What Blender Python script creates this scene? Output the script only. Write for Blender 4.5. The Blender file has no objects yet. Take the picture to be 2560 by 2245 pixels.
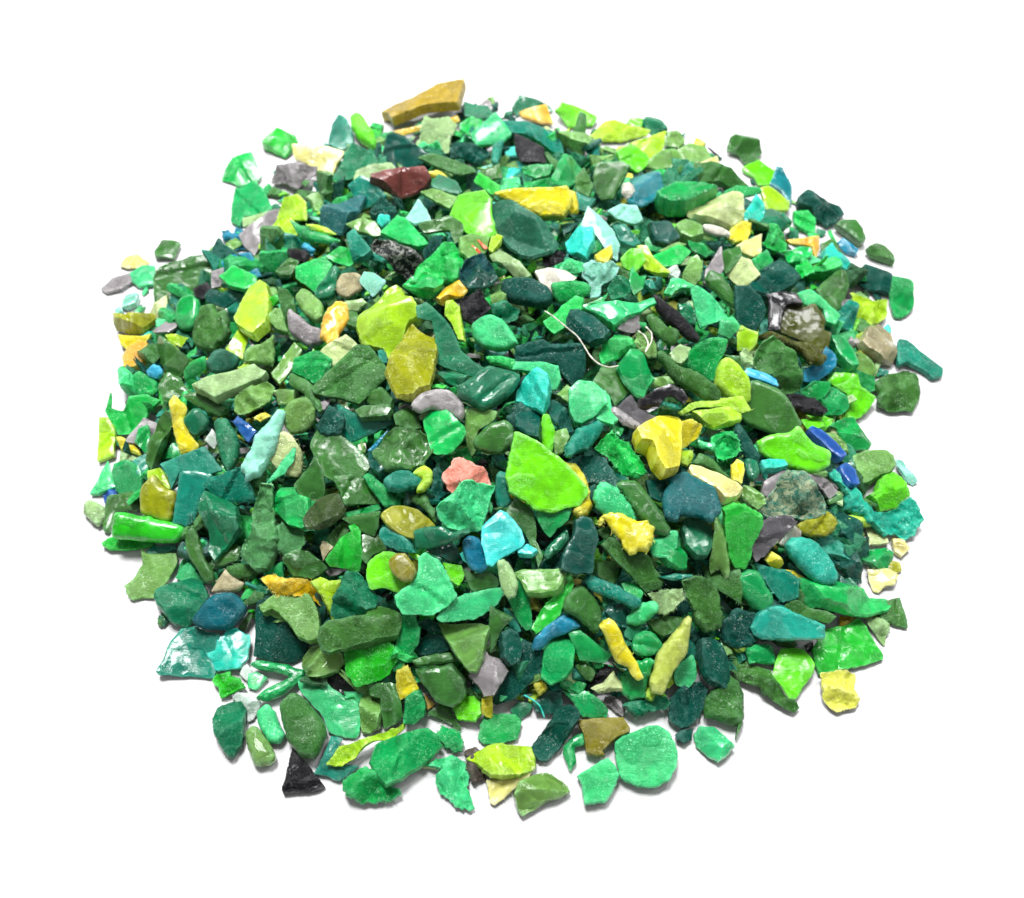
# A heap of green plastic regrind on a white table, built piece by piece.
# The outlines below are each piece's own outline; they are set at their own place and distance on the pile.
DATA = r"""
@190 200
gr C|184 44,200 51,203 58,198 68,192 75,172 63,170 58|thick pure green block standing apart at the upper left of the pile
e F|143 73,161 69,170 90,165 96,150 99,133 93|bright green five-sided flake at the outermost upper left rim
em F|146 102,165 95,172 103,180 120,172 126,155 127,150 136,142 132|emerald flake with pale lower edge under the five-sided green flake
s F|152 128,178 120,170 130,153 135|-
b X|134 139,139 137,143 143,146 135,152 138,154 148,158 158,140 158,142 149,134 148|ragged deep blue crumb sticking out at the left rim, above the blue flake
b F|142 160,158 157,165 170,168 179,140 181,133 167|smooth blue flake on the upper left rim beside black scraps
g F|150 142,176 120,190 118,186 128,172 142,164 160,155 152|long grey translucent flake leaning next to the forked lime flake
L F^|190 109,202 106,209 112,210 129,198 128,203 140,195 146,188 140,169 154,168 151,184 129|forked yellow lime flake with two legs near the upper left rim
f F|79 148,97 152,90 165,74 165,73 160|small moss green square chip alone outside the upper left rim
py F|41 171,45 163,57 161,68 168,60 173,48 174|small cream chip lying alone on white at the far upper left
@740 200
G2 C^|77 36,95 30,108 27,130 14,154 9,152 20,149 35,120 38,105 44,90 49,85 40|large mustard gold straight bar crowning the back of the pile
G F|88 47,112 42,146 33,148 38,118 45,95 51|-
t F|33 43,40 33,46 38,52 48,53 60,45 65,38 65,29 60|teal pointed flake standing at the back left rim beside a lime pod
l C|50 37,56 33,62 38,73 58,73 68,60 62,53 50|pale lime pod-shaped chip leaning against the teal pointed flake
py F|-2 60,30 62,43 66,36 78,33 92,20 84,10 76,0 72|broad pale yellow translucent flake behind the grey stone-like lump
g X|-23 92,-18 78,0 76,18 79,17 86,5 96,2 101,-8 95|grey-mauve stone-like lump near the upper left rim
dg F^|34 90,44 72,51 59,68 66,77 76,60 86,50 91,38 91|dark teal green triangular flake above and left of the brown shard
dt F^|80 71,84 52,90 49,100 53,123 70,110 80,104 83,92 82,80 74|nearly black teal triangular flake directly above the brown shard
s F|55 84,70 78,86 77,90 82,70 88,60 96,53 92|pale sage sheet just left of the brown shard
br C^^|70 88,85 84,115 82,122 90,115 97,105 103,97 106,80 97,70 92|reddish brown pointed shard, the only brown one
t F|48 97,60 88,72 94,82 106,70 115,60 118|flat teal flake just below and left of the brown shard
sl C^|23 122,30 110,55 99,60 102,55 120,42 140,36 138,23 130|slate teal wedge with a white scuffed edge, left of the brown shard
dt X|68 120,78 104,84 112,92 122,84 132,70 126|-
T C|76 123,84 121,85 131,78 135,74 130|-
aq F|100 128,112 112,120 120,123 130,108 133|pale aqua glassy flake behind the emerald triangle
s F^|113 55,118 36,125 38,138 34,146 42,140 52,139 68,120 70,110 62|pale sage ragged flake right below the mustard gold bar
f F|112 72,125 68,140 72,160 80,163 84,150 87,130 80|long dusky moss flake beneath the pale sage ragged flake
e F|150 40,160 34,170 38,168 50,160 52,150 45|small bright green flake on the back slope right of the gold bar
m F|160 50,182 30,196 50,185 58,165 60|sea green smooth flake left of the big teal rod at the back
dg F|154 22,175 26,180 35,170 36,155 34|dark green flake on the back rim touching the gold bar's end
g F|166 23,176 15,185 19,178 27|-
dt X|142 55,160 56,178 66,165 80,148 68|dark scuffed teal lump below the small bright green back flake
t S|180 60,190 56,184 76,178 74|-
y S|119 84,130 83,138 88,125 90|-
dg F|124 97,130 89,145 94,151 104,147 106,125 100|dark green rounded flake to the right below the brown shard
o F|115 103,125 100,148 108,140 118,122 108|-
f F|165 84,185 78,188 88,175 92|-
gr F|163 93,168 85,186 97,185 105,178 105|saturated green flake behind the large yellow chunk's left end
l F^|148 105,160 104,172 102,178 110,178 122,183 137,175 144,160 142,152 135,140 122|large grass green sheet left of the long slate green shard
sg C^^|173 112,178 107,188 109,205 120,225 135,238 150,234 158,215 163,205 160,195 150,182 132|long slate green scuffed shard lying beneath the large yellow chunk
e F^|78 140,93 126,100 128,120 148,112 152,95 149|flat emerald triangle above the black and white speckled lump
f F|112 132,140 125,152 132,150 146,144 150,140 138,118 140|-
bw X|71 150,76 147,90 149,108 156,116 165,112 176,104 182,90 172,84 163,70 156|black and white speckled rough lump in the upper middle
dt X|116 155,125 142,135 143,130 156,122 166,115 162|crusty teal crumb touching the right side of the speckled lump
t C|47 142,54 137,62 148,70 158,62 165,52 165,50 152|teal glossy lump left of the black and white speckled lump
o F|47 133,60 127,72 130,78 140,70 142,55 138|-
e F|27 161,40 153,50 155,52 168,48 170,35 166|-
em S|-4 128,5 134,25 141,40 147,35 150,15 148,2 140|thin emerald sliver slanting under a lime sliver, upper left
L S|9 133,20 132,37 141,30 142,18 138|-
k C|-10 153,0 150,12 160,8 168,-3 164|-
e X^|111 170,128 158,137 146,145 146,152 158,150 172,148 182,120 190,105 187|bright spring green folded chunk right of the speckled lump
o F|149 145,160 142,175 145,172 158,158 164,150 158|sage flake carrying two short orange fibres
or2 S^|157 151,160 150,169 157,167 159|lower left of two short orange fibres on a sage flake
or2 S^|165 146,168 147,175 153,172 155|upper right of two short orange fibres on a sage flake
L C|176 155,182 137,187 140,186 150,180 158|-
ds X^|150 174,158 163,172 158,180 170,182 178,175 188,160 190,150 182|dark blue-green crystal-like lump just under the two orange fibres
s C^|175 155,185 152,205 168,215 180,205 186,190 170,178 162|pale sage rod with a whitish top below the long slate green shard
sb S|8 148,18 155,15 160,5 152|-
@1290 200
dg F|-4 28,3 15,20 20,30 24,34 30,25 32,10 30,0 35|dark green flake at the summit behind the orange-yellow chip
or F^|4 29,27 23,33 40,20 38,5 33|orange-yellow four-sided chip at the summit, above the big teal rod
t C^|-16 32,0 36,20 40,35 44,40 58,42 68,30 66,10 55,-10 46|big teal rod-like chunk at the summit under the orange-yellow chip
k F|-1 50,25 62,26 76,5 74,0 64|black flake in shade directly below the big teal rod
l F|35 30,41 23,60 28,74 36,70 44,55 45,48 44|vivid green flake on the back rim just right of the orange-yellow chip
f S^|52 48,58 30,64 33,63 50,60 66,50 62|upright dark olive sliver in front of the vivid green back flake
L F|68 52,82 38,90 37,105 43,121 46,118 50,95 56,75 55|long yellow-lime flake on the back rim left of a dark teal lump
l F|101 40,105 35,116 36,114 44,105 43|-
dg C|115 38,120 30,133 35,138 46,125 50,118 42|dark teal lump standing up on the back right rim
l F|92 66,105 60,120 70,119 78,112 83,95 75|bright lime green flake on the back slope, with a pale flap above it
L F^|105 59,136 48,134 62,128 72,118 76,112 64|pale yellow-lime flap folded above the bright lime green flake
o F|134 58,138 50,148 49,154 58,148 64,136 62|-
o F|148 64,158 58,172 62,178 72,165 76,152 76|sage flake on the back right rim above the dark leaf-shaped chunk
py F|168 76,183 70,185 78,175 78|-
o F|123 72,133 65,145 64,152 74,148 80,130 82,118 80|rounded grey sage flake left of the dark leaf-shaped chunk
f C^|150 80,162 76,185 79,210 87,216 92,217 96,200 95,185 93,165 95,150 86|long dark moss leaf-shaped chunk at the upper right
em C^|31 93,45 67,52 64,62 78,55 92,48 97,35 98|emerald rod standing upright above the right end of the large yellow chunk
em F|6 80,20 78,34 80,30 87,18 90,8 86|-
em F|8 94,30 90,33 99,8 100|-
f F|72 78,95 76,103 80,95 96,88 108,78 109,72 98|flat moss green shield-shaped flake right of the emerald upright rod
f F|54 90,62 82,70 98,66 108,55 102|-
t2 C|104 84,130 86,134 95,125 108,115 115,102 110,108 100|glossy blue-teal chunk right of the moss green shield-shaped flake
y C^^|-18 105,0 100,33 100,45 97,50 110,48 118,42 127,22 128,5 118|large bright yellow flat chunk in the upper middle of the pile
y S^|47 100,54 103,57 120,50 122,49 112|thin yellow strip against the right end of the large yellow chunk
w X|98 95,105 93,110 102,100 110,96 104|-
t F|55 103,64 108,72 110,65 120,57 118|-
em C|128 110,145 98,170 98,182 103,165 112,155 120,140 121,132 117|smooth deep emerald flake left of the pale khaki chunk
ps C^|158 118,165 110,188 103,205 108,204 132,195 136,175 130,160 128|pale khaki four-sided chunk at the upper right
aq F|84 120,95 115,110 116,115 128,108 132,92 127|dusty grey-teal flake above the small glossy teal rod, right of centre top
aq F|60 135,66 117,75 125,88 138,93 150,92 164,85 160,75 145,68 135|tall translucent sea-green pointed flake behind the turquoise chunk
T C^|45 145,55 135,70 137,70 150,64 163,57 160,47 154|bright turquoise tooth-shaped chunk right of the long slate green shard
t C|89 135,96 130,108 140,113 148,105 152,95 145|small glossy teal rod right of the translucent pointed flake
dt C|121 133,140 130,148 145,135 153,125 150|dark blackish teal chunk left of a small rounded sage chip, upper right
o C|146 134,155 128,169 133,170 143,160 149,150 145|rounded sage chip directly below the pale khaki chunk's left corner
w C|170 133,180 131,194 138,195 143,182 144,173 140|small tan pebble-like chip directly under the pale khaki chunk
y F|195 138,205 130,215 131,210 148,198 148,193 144|bright golden yellow flake below right of the pale khaki chunk
k X|23 155,32 153,44 158,38 170,25 170|-
m X|37 168,50 162,62 165,62 175,50 180,38 177|-
y F|72 162,86 153,88 160,83 168,75 166|small yellow flake at the foot of the translucent sea-green flake
aq X|61 170,70 162,78 172,70 180,62 178|-
l F|96 163,105 155,115 154,118 165,108 176,98 170|glossy lime flake beside a bent yellow-green strip, upper right of centre
L C^|112 150,120 152,125 165,140 177,128 179,118 173,115 165|bent yellow-green strip hooked over the glossy lime flake
e F|124 162,150 150,158 158,150 168,128 172,124 168|emerald flake with white gloss right of the bent yellow-green strip
o F|130 156,148 148,155 150,135 158|-
em F|158 147,170 150,178 158,172 162,160 155|-
dt X|172 148,185 146,193 150,180 156|-
W X|138 172,147 170,149 178,140 180|-
o F|152 178,158 165,165 160,170 172,160 185,152 188|-
g F|172 175,187 153,188 175,180 190,172 186|upright grey sage blade next to a dark moss chip, upper right
f C|187 156,197 155,204 150,205 162,195 176,190 180|dark moss chip against the right side of the upright sage blade
@1840 200
f C|-7 60,-5 52,5 50,15 50,21 58,24 66,18 76,8 80,2 70,-8 66|moss green hexagonal chunk set apart at the back right rim
l F|4 83,20 75,30 82,46 92,40 98,20 98,16 90,8 86|vivid lime flake at the back right rim under the moss hexagonal chunk
t2 F|36 83,41 83,50 100,49 118,40 105,30 98|blue-teal disc edge peeking out behind the vivid lime rim flake
em F|0 97,20 99,22 103,8 107,-12 104|-
L F|22 100,30 98,48 112,47 119,35 120,28 120|yellow-lime flake in front of the blue-teal disc edge
T F|5 127,18 106,25 115,25 130,15 133|turquoise flake right of the pale khaki chunk
dg C|27 118,45 118,52 125,40 138,28 143,15 140,25 130|emerald green wedge below the yellow-lime flake at the right
dt C^|54 115,65 102,95 112,99 120,90 132,82 138,72 130,68 122,55 120|large dark teal rough chunk on the upper right rim
e F|52 122,65 121,72 128,71 142,58 137,53 132|bright green square flake tucked under the large dark teal rim chunk
f C|89 137,95 132,108 131,114 140,116 152,110 156,100 146|rounded olive green chip on the right rim below the large teal chunk
y F|-5 145,0 132,14 130,12 142,2 148|-
py F|0 152,24 140,22 158,15 162,5 158|cream triangular flake with a corner pointing up, upper right
or F|46 147,74 144,75 155,70 165,68 152,50 150|pale orange strip behind glossy green folded film, right side
e X|24 148,38 143,46 150,45 158,30 155|-
e X|44 158,68 150,69 158,60 168,48 168|glossy green folded film in front of the pale orange strip
e X|55 170,66 162,72 175,60 182,54 178|-
f F|77 150,88 145,98 160,90 165,78 160|-
b C|92 150,97 145,110 158,107 164,98 160|small blue rod between two olive chips near the right rim
T C^|79 160,84 155,90 163,105 170,110 182,98 178,88 175,80 168|bent turquoise worm-like scrap near the upper right rim
f C|117 158,128 149,136 152,142 163,142 172,135 170,120 164|olive shell-shaped chip on the right rim above the dark teal block
em F|13 165,27 156,33 166,28 175,20 175|-
ps F|0 160,12 165,22 178,5 190,-8 178|pale sage four-sided flake under the cream triangular flake
@190 640
g F|23 31,35 21,48 18,60 16,62 20,52 25,42 32,28 35|pale grey torn flake lying flat at the far left rim above olive chip
m F|50 18,60 12,73 11,72 28,58 30,52 25|sea green flake between the pale grey rim flake and the big sage flake
f F^^|72 20,76 11,88 6,97 4,105 1,118 0,125 -8,130 2,124 18,108 32,100 37,88 47,79 49,73 44|big sage olive flake with a notched outline at the upper left rim
aq C|43 38,48 36,58 36,57 48,48 51,42 49|small icy pale blue chip standing on white at the left rim
aq F|36 50,42 47,44 52,38 55|-
ol C^|37 58,44 51,52 52,66 56,77 60,70 68,64 74,50 73,38 67|dark olive yellow bell-shaped chip above the orange lump on the left rim
y F|40 73,60 75,70 73,66 82,48 87,42 82|-
or C^|44 92,50 82,58 79,67 82,68 100,58 106,48 105|round orange-yellow lump on the left rim
sb C^|64 104,70 99,77 101,80 108,75 113,66 110|tiny sky blue pebble touching the round orange-yellow lump
em C|50 110,58 105,66 110,75 116,74 126,60 129,51 122|mid green rounded cube on the left rim below the sky blue pebble
g F|71 69,80 58,88 54,92 65,85 70,74 71|-
f C|69 82,76 73,84 78,95 88,106 96,100 106,92 111,82 103,72 92|mossy green curved chip with a pale ridge right of the orange lump
L F|81 71,90 72,101 74,95 82,87 80|-
em C|93 40,105 35,112 42,113 55,108 67,98 68,91 58|pale emerald oval disc right under the big sage flake
f X|108 66,113 46,124 45,129 53,137 51,141 70,138 78,128 87,114 85,107 76|crumpled moss green chunk with a hollow, left of the yellow-lime slab
k F|108 32,120 25,124 32,118 40,110 38|-
g F|124 15,135 12,132 28,124 30|-
dt F|119 38,124 32,140 35,145 40,135 47,122 43|dark teal flake under the light emerald fin, upper left
e F^|132 20,144 11,155 15,165 20,164 28,155 32,140 28|light emerald fin beneath the smooth blue flake, upper left
L C^|147 60,158 32,167 23,174 28,178 50,176 66,165 76,152 68|tall glossy yellow-lime slab at the upper left of the pile
L F|136 86,150 66,157 75,152 94,145 90|-
L F|148 102,158 96,163 103,150 107|-
sg C^|118 97,125 88,133 85,148 92,149 99,138 106,125 107|dark slate green wrinkled pebble below the crumpled moss chunk
o X|154 88,172 78,180 72,181 95,178 101,168 99,155 97|sage wedge with a white scuffed ridge below the yellow-lime slab
o C|173 57,182 48,188 48,192 72,182 68|sage rounded chip between the yellow-lime slab and a scuffed grey rod
f X|182 28,192 30,199 38,204 62,204 78,196 76,190 60,187 42|scuffed moss and white ridged rod above the grey chip, left part
gr C|174 38,182 33,187 42,178 47|-
f F|182 15,195 3,204 6,196 18,187 18|-
e F|98 105,108 96,118 92,118 104,108 110,114 118,104 122|pale glossy mint flake under the slate green wrinkled pebble
s C^^|108 118,120 111,145 107,163 102,168 107,175 111,170 117,145 127,130 133,120 125|long pale sage bar with frayed ends in the left part of the pile
o F|180 108,190 92,199 81,206 88,196 105,187 117|sage olive rod leaning between pale bar and cracked green cube
f F|76 120,84 108,95 112,100 121,106 126,90 135,80 133|flat leaf green flake behind the yellow spike on the left
f S|98 128,110 125,125 128,140 143,130 147,112 138|dark moss flake below the long pale sage bar
o X^|144 128,155 120,172 115,179 120,176 133,165 140,150 145,144 138|sage blocky chunk with crusty edge under the long pale bar
o C|181 122,190 118,202 124,198 134,185 134|-
e F^^|28 142,33 128,35 127,33 139,44 142,50 130,65 128,76 133,66 142,62 152,50 162,40 162,32 150|bright green swallow-shaped flake with a horn on the left rim
L F|24 152,32 152,38 160,37 185,22 192|lime square flake at the leftmost rim under the swallow-shaped flake
em F|58 158,66 154,69 172,64 180,55 170|-
y S|38 166,44 166,58 178,60 182,42 178|curved yellow strip on the left rim beside the lime square flake
f C|70 150,78 141,88 145,88 155,80 178,74 196,67 188,68 162|glossy moss chip with white glints left of the yellow spike
y S^^|86 134,90 129,102 140,98 150,103 162,112 172,108 180,95 180,90 160|long pointed pale yellow spike on the left side
dg C^|98 148,108 139,116 142,122 152,117 160,108 165,100 155|slate teal faceted pebble right of the yellow spike
dg C^|125 152,130 148,137 149,149 170,148 188,140 200,134 185|smooth dark teal capsule left of the small bright blue chip
W F|118 168,124 158,129 168,126 176|-
B F|144 152,148 147,155 152,165 160,158 170,150 160|small bright blue chip wedged beside the mint frothy stick
y C|162 148,173 142,178 147,168 152|-
aq X^^|158 182,165 165,178 150,183 142,189 143,188 155,182 175,172 200,158 205,152 195|frothy mint white stick left of the big dark teal sheet
o C|190 140,200 130,210 130,218 138,218 150,210 160,198 162,192 155|speckled pale sage pebble with black dots, left of the blue sheet
@740 640
e F^|0 10,25 2,32 8,26 22,18 33,10 27,0 20|bright emerald kite-shaped flake left of the dark emerald block, upper left
dg C|20 30,34 9,39 12,36 40,22 42,18 35|dark emerald block between green kite flake and brown-grey pebble
tn C|38 30,40 17,52 15,58 17,61 30,48 39,40 37|brown-grey pebble above the yellow-lime cap
aq F|58 22,63 15,72 17,82 23,76 32,70 37,62 28|pale mint translucent flake touching the top of the yellow-lime cap
o C|0 40,6 31,14 34,24 45,25 58,20 63,10 55|spring green scuffed oval chip left of the orange shard
g C|-6 48,3 55,12 64,24 68,25 80,14 83,5 78,-6 70|light grey worn pebble left of the orange shard
or X^^|24 62,30 48,36 42,45 43,48 57,40 70,37 80,30 82,24 76|orange wax-like shard between green oval chip and yellow-lime cap
f C|46 50,55 50,58 62,55 68,46 64|-
s F|46 42,60 40,64 44,56 50,48 50|-
L C^^|56 52,78 32,82 24,89 21,95 27,98 34,110 48,111 58,103 62,96 78,86 95,80 84,62 79,57 62|large glossy yellow-lime cap-like lump, left of the upper middle
ol C^^^|83 105,88 90,95 75,105 54,110 60,118 68,127 69,127 85,122 120,107 131,92 126,86 112|big olive yellow upright chunk overlapping the yellow-lime cap
e C^|98 26,110 20,125 5,133 3,137 10,132 30,123 38,112 36|bright green folded pillow-shaped flake above the small golden nub
e S|136 0,150 5,148 20,142 24,138 18|-
G C|130 42,135 27,148 24,155 30,152 36,140 39,134 45|small golden yellow nub right of the bright green pillow flake
dt C^|150 18,160 7,172 0,178 8,183 18,172 28,158 33,153 25|-
k X^|150 42,160 36,169 28,174 40,178 45,172 54,160 64,153 60|black crumpled ash-like lump in the upper middle of the pile
o C|175 33,188 27,195 38,190 45,178 42|-
L F|139 45,145 43,150 48,152 65,155 78,150 77,143 62,138 55|yellow-green crumpled strip between dark teal flap and black lump
dg F^|111 48,120 44,135 58,142 68,150 85,160 95,172 102,162 110,150 105,126 97,128 75,125 60,112 58|large dark teal draped flap right of the big olive yellow chunk
dg C|126 102,140 105,158 112,150 122,138 115|-
dg C^^|148 122,162 112,175 100,187 104,204 108,198 122,180 138,170 143,158 135,149 130|large dark emerald block with grooves, right of the silver grey pebble
m C^|161 62,175 53,188 58,200 75,202 83,188 87,170 83,162 75|frosted teal round pebble below the black crumpled lump
dg X|178 45,190 42,204 48,202 58,190 60,180 54|crusty teal crumb on top of the frosted teal pebble
e S|174 92,190 92,205 97,222 105,221 110,200 104,178 99|long jade sliver above the large grooved emerald block
g0 C^^|107 135,115 126,128 122,140 124,150 134,153 145,148 151,138 145,125 140,115 144,108 140|silver grey shiny pebble in the centre of the pile
e F^^^|115 148,122 140,133 137,142 145,155 158,150 168,140 180,126 180,120 165|bright green diamond flake overlapping the silver grey pebble
f F^|16 120,35 102,55 83,66 84,73 92,82 103,80 112,58 134,40 129,18 124|large moss green speckled four-sided flake, centre left
ps F|22 88,32 80,45 73,56 82,44 95,34 101,28 92|cream green flake tucked behind the large speckled moss flake
em C^|0 95,12 88,20 87,32 95,30 105,18 117,8 110,-2 106|cracked green cube left of the large speckled moss flake
f S^|-5 108,10 114,18 122,24 140,20 142,8 125,-5 118|-
f F|62 128,78 120,88 130,86 137,70 137|-
f C^^|55 141,62 137,84 138,88 142,84 149,60 149|small moss green rod stub lying on the blue-teal sheet
t F|38 136,60 147,86 148,88 150,70 162,50 169,40 160|flat blue-teal sheet under the small moss rod stub
dt X^|18 155,30 137,36 137,44 150,42 162,34 165,22 162|crusty dark navy teal shard on the left end of the blue-teal sheet
f C|90 145,100 137,108 142,115 158,105 160,92 155|dusty moss lump left of the bright green diamond flake
t C|73 84,82 88,84 98,78 99|-
f X^^|70 178,78 168,88 156,100 158,112 160,120 168,124 178,116 190,104 196,84 196,76 190|glossy moss green scooped chunk with white glints, below centre left
f C^|163 168,175 155,190 150,196 155,200 170,188 182,175 180,165 175|round glossy sage pebble right of the bright green diamond flake
o F|155 140,165 140,182 142,180 150,165 160,165 175,160 182,155 170|dusty sage wedge between green diamond flake and round sage pebble
dt X|192 148,205 135,215 140,218 155,208 162,197 155|dark navy teal ridged chunk right of the round sage pebble
f F^|15 175,20 160,40 165,55 175,68 190,60 202,40 208,25 200|dark forest leaf-like flake with crinkled surface, left of scooped chunk
b S|65 178,85 158,78 168,72 176|-
gr C|125 116,138 118,134 122,124 120|-
g C|22 133,32 130,28 140,24 140|-
w C|56 172,62 170,64 176,58 180|-
@1290 640
dt C^|-12 22,0 19,15 20,27 28,32 38,28 46,15 47,0 44,-10 38|crusty dark teal oval chunk with tan specks, above the white curved fibre
w F|18 15,30 12,45 15,55 20,50 24,35 26,32 35,25 30|-
em C^|33 25,42 23,60 24,67 28,66 35,55 40,42 45,36 38|smooth emerald chunk right of the crusty teal oval chunk
m X|36 12,48 2,60 5,62 15,52 18|-
aq X|62 12,72 4,80 8,90 3,95 8,90 18,80 25,75 35,68 38,68 25,62 18|crumpled glassy teal and white film above the long jade blade
dg C|84 30,90 20,102 18,105 30,98 38,88 40|frosted emerald chip beside crumpled glassy film, right of centre
em F|106 10,112 20,118 18,115 30,108 35,102 28|-
t C|118 22,124 20,127 30,122 33,117 28|-
W C|139 12,147 9,150 14,147 22,140 19|-
o F|152 18,160 2,170 5,168 20,162 28,153 22|pale sage sliver running down beside the upright grey sage blade
f S^|172 22,178 14,188 18,205 45,198 47,180 32|long dark moss blade slanting down right, below upright sage blade
m F^|136 33,142 22,152 23,162 27,158 30,150 30,142 36|small mint bow-tie tip above the big mint triangular flake
m F^^|160 30,165 28,178 36,193 55,180 60,168 65,165 55,162 40|big mint triangular flake at the right above a black charred rod
dg C|148 46,158 38,163 48,164 60,155 62,150 55|-
m F|187 58,198 56,204 65,196 75,185 70|-
em F|70 42,82 36,84 34,80 42,62 50,58 46|-
e F^|42 47,55 40,62 42,60 50,50 62,36 72,30 66,26 60,40 50|vivid green bent strip left of the frosted dark teal block
m C^^|62 50,80 42,95 42,112 38,124 34,126 40,115 45,105 55,98 62,90 69,82 62,72 55|long jade blade with a frayed pale tip, right of centre top
dt C^^^|47 58,50 50,57 49,70 55,85 70,80 78,68 83,58 75,48 65|frosted dark teal block lying across the end of the white curved fibre
w T^|26 50,34 55,46 65,56 73,62 82,68 92,76 99,85 102,94 100|long curved white fibre in the upper middle right of the pile
g F^|93 66,105 52,112 54,113 66,108 70,100 69|-
e C^^|76 88,80 80,88 68,100 72,108 82,100 88,90 94,80 99|bright green triangular flake between the teal and dark emerald blocks
L C^|123 42,132 41,131 52,127 55,123 50|tiny lime square chip at the top of the black charred rod
f C^|119 56,125 53,132 58,138 66,148 68,149 76,142 82,134 78,124 68|short moss green capsule beside the black charred rod
k C^^|126 35,134 40,145 48,152 55,166 74,163 80,155 76,145 68,135 58,128 50|black charred rod right of the short moss capsule
o X|108 80,112 70,122 72,128 82,127 92,120 95,112 88|crinkled khaki lump with curly pale fibres, right of centre
w T^|111 68,118 73,121 80,118 88|short pale curly fibre left of the thin hooked fibre, above the emerald cube
w T^|118 64,124 70,124 78,118 88|thin pale hooked fibre standing above the dark emerald cube
em C^^^|93 103,104 87,113 85,127 108,120 119,116 129,108 126|dark emerald cube with slanted edges, right of the pile's centre
f F|70 115,78 102,93 102,96 110,103 123,90 137,85 128,78 120|flat leaf green sheet partly under the dark emerald cube
dt F^|3 82,25 77,32 82,60 80,63 90,63 105,60 110,50 118,40 105,35 98,2 95|large dark teal sheet with a thin curved crack, right of centre
m F^|0 96,28 98,38 101,40 112,36 121,30 122,28 108,8 105,-2 104|frosted jade flake partly behind the turquoise nugget
T C^^|0 120,8 110,20 104,28 110,30 120,30 135,25 144,18 140,5 132,0 130|glossy turquoise nugget above the striped dark teal lump
dt C^|0 140,12 131,19 138,22 155,22 170,12 168,2 158|striped dark teal lump right under the turquoise nugget
o C|38 125,46 115,50 118,49 138,42 132|-
dt C^|30 140,35 128,42 132,50 148,52 160,45 162,35 152|dark frosted teal shard between turquoise nugget and pale mint shell lump
m C^^|49 122,58 114,70 116,80 125,82 135,72 146,60 154,53 152,49 138|pale mint shell-like lump left of the flat leaf green sheet
m F^|80 125,86 132,88 145,92 150,88 154,74 150,75 140|-
l S|24 146,30 146,35 158,34 172,32 182,26 180,23 165|bright green narrow upright chip under the turquoise nugget
o C|35 160,46 158,48 166,43 180,36 182|-
t C^^|45 172,58 158,75 150,81 155,76 165,65 175,52 182,46 184|frosted teal oval leaning up right, left of ragged emerald mat
e X^^|72 175,82 165,88 160,95 168,102 172,110 182,118 196,110 202,98 198,90 190,82 182|ragged fibrous emerald mat left of the big yellow folded piece
em F|90 155,98 158,95 165,88 158|-
k F^^|112 132,128 122,140 118,150 122,155 130,152 136,142 128,134 130,130 138,118 145,112 146|black curled film above the big yellow folded piece
K F|97 135,105 128,112 140,120 145,132 148,112 162,100 150,92 140|dark grey flat flake beneath the black curled film
g S^|86 140,92 138,115 155,112 160,100 155,88 146|thin pale grey strip along the dark grey flat flake
t S^|132 132,140 134,152 136,150 140,140 139,133 136|-
o F|125 112,140 110,144 116,132 120,122 120|-
s F|140 90,148 82,158 85,155 94,150 99,142 96|-
f C^^|129 92,134 88,142 95,148 101,160 104,178 114,186 125,184 132,170 130,155 120,142 112,135 102|long moss green pod with a crusty stem, right of the emerald cube
em F^|152 95,165 82,178 75,192 76,190 88,184 100,182 112,178 114,165 105,152 100|large emerald frosted fan-shaped flake above the moss green pod
L C^^|186 98,192 94,200 98,210 108,214 120,212 132,205 136,195 132,186 125,180 116|tall lime rounded flake right of the moss green pod
L F^^|150 142,160 134,172 132,190 130,205 128,213 140,205 142,188 138,165 138,152 144|lime torn strip running under the tall lime rounded flake
L C^|162 145,180 142,205 136,204 148,192 154,180 158,170 152|yellow-lime curved chip under the lime torn strip
y C^^^|110 162,118 156,130 150,142 141,150 143,148 152,148 175,146 195,132 201,125 192,120 178,112 175|big bright yellow folded piece, right of centre
y F^^|148 152,160 150,169 155,165 165,155 173,149 176|pale yellow fin attached edge to edge with the big yellow folded piece
e X^|178 165,188 158,200 162,204 172,200 182,188 186,180 178|crumpled emerald frilly lump right of the pale yellow fin
m S^|162 165,172 170,182 172,178 178,168 175|-
f F|190 90,204 92,206 100,198 96|-
@1840 640
dt F|0 28,12 28,22 38,26 52,18 68,8 70,0 55|large dark teal leaf-shaped flake left of a black bracket piece
dt C^|12 28,25 12,38 4,48 12,57 22,48 30,30 34,18 33|dark teal pyramid-shaped chunk at the right, above black bracket piece
k C^|29 36,40 34,55 36,60 44,46 46,42 55,41 70,30 70,31 52,30 42|black bracket-shaped piece at the right beside dark brown olive sheet
db F^^|42 48,52 42,60 48,72 45,80 58,79 68,85 70,82 85,78 96,72 85,62 78,42 70|dark brown-olive translucent sheet with curved top, right side
m C^|55 36,68 32,78 38,84 45,94 54,88 64,80 62,78 50,70 46,62 48|fresh green rounded double-lobed chip above the brown-olive sheet
f S^|72 32,90 16,97 14,102 28,95 48,90 50,84 45|ridged olive blade standing up near the right rim
dt C^^|108 24,118 8,140 14,142 20,140 38,125 37,110 30|dark teal block on the right rim with a darker front edge
em C^|141 22,160 20,162 25,160 50,150 60,143 58,140 45|tall emerald block at the right rim beside the dark teal block
L X^|104 34,115 38,128 42,138 39,139 50,132 60,120 66,110 62,110 48|crumpled olive lime lump between teal shards and the dark teal block
t C|98 45,105 38,112 42,110 55,106 68,92 65,94 55|teal wedge with a pale line left of the crumpled olive lime lump
tn C^^|111 82,120 68,135 60,145 68,147 80,142 98,130 98,115 88|tan-grey faceted chip near the right rim
t F^|145 88,148 77,155 78,165 88,172 93,188 104,186 112,178 114,168 106,155 100,147 102|long teal translucent shard pointing out over the right rim
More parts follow.
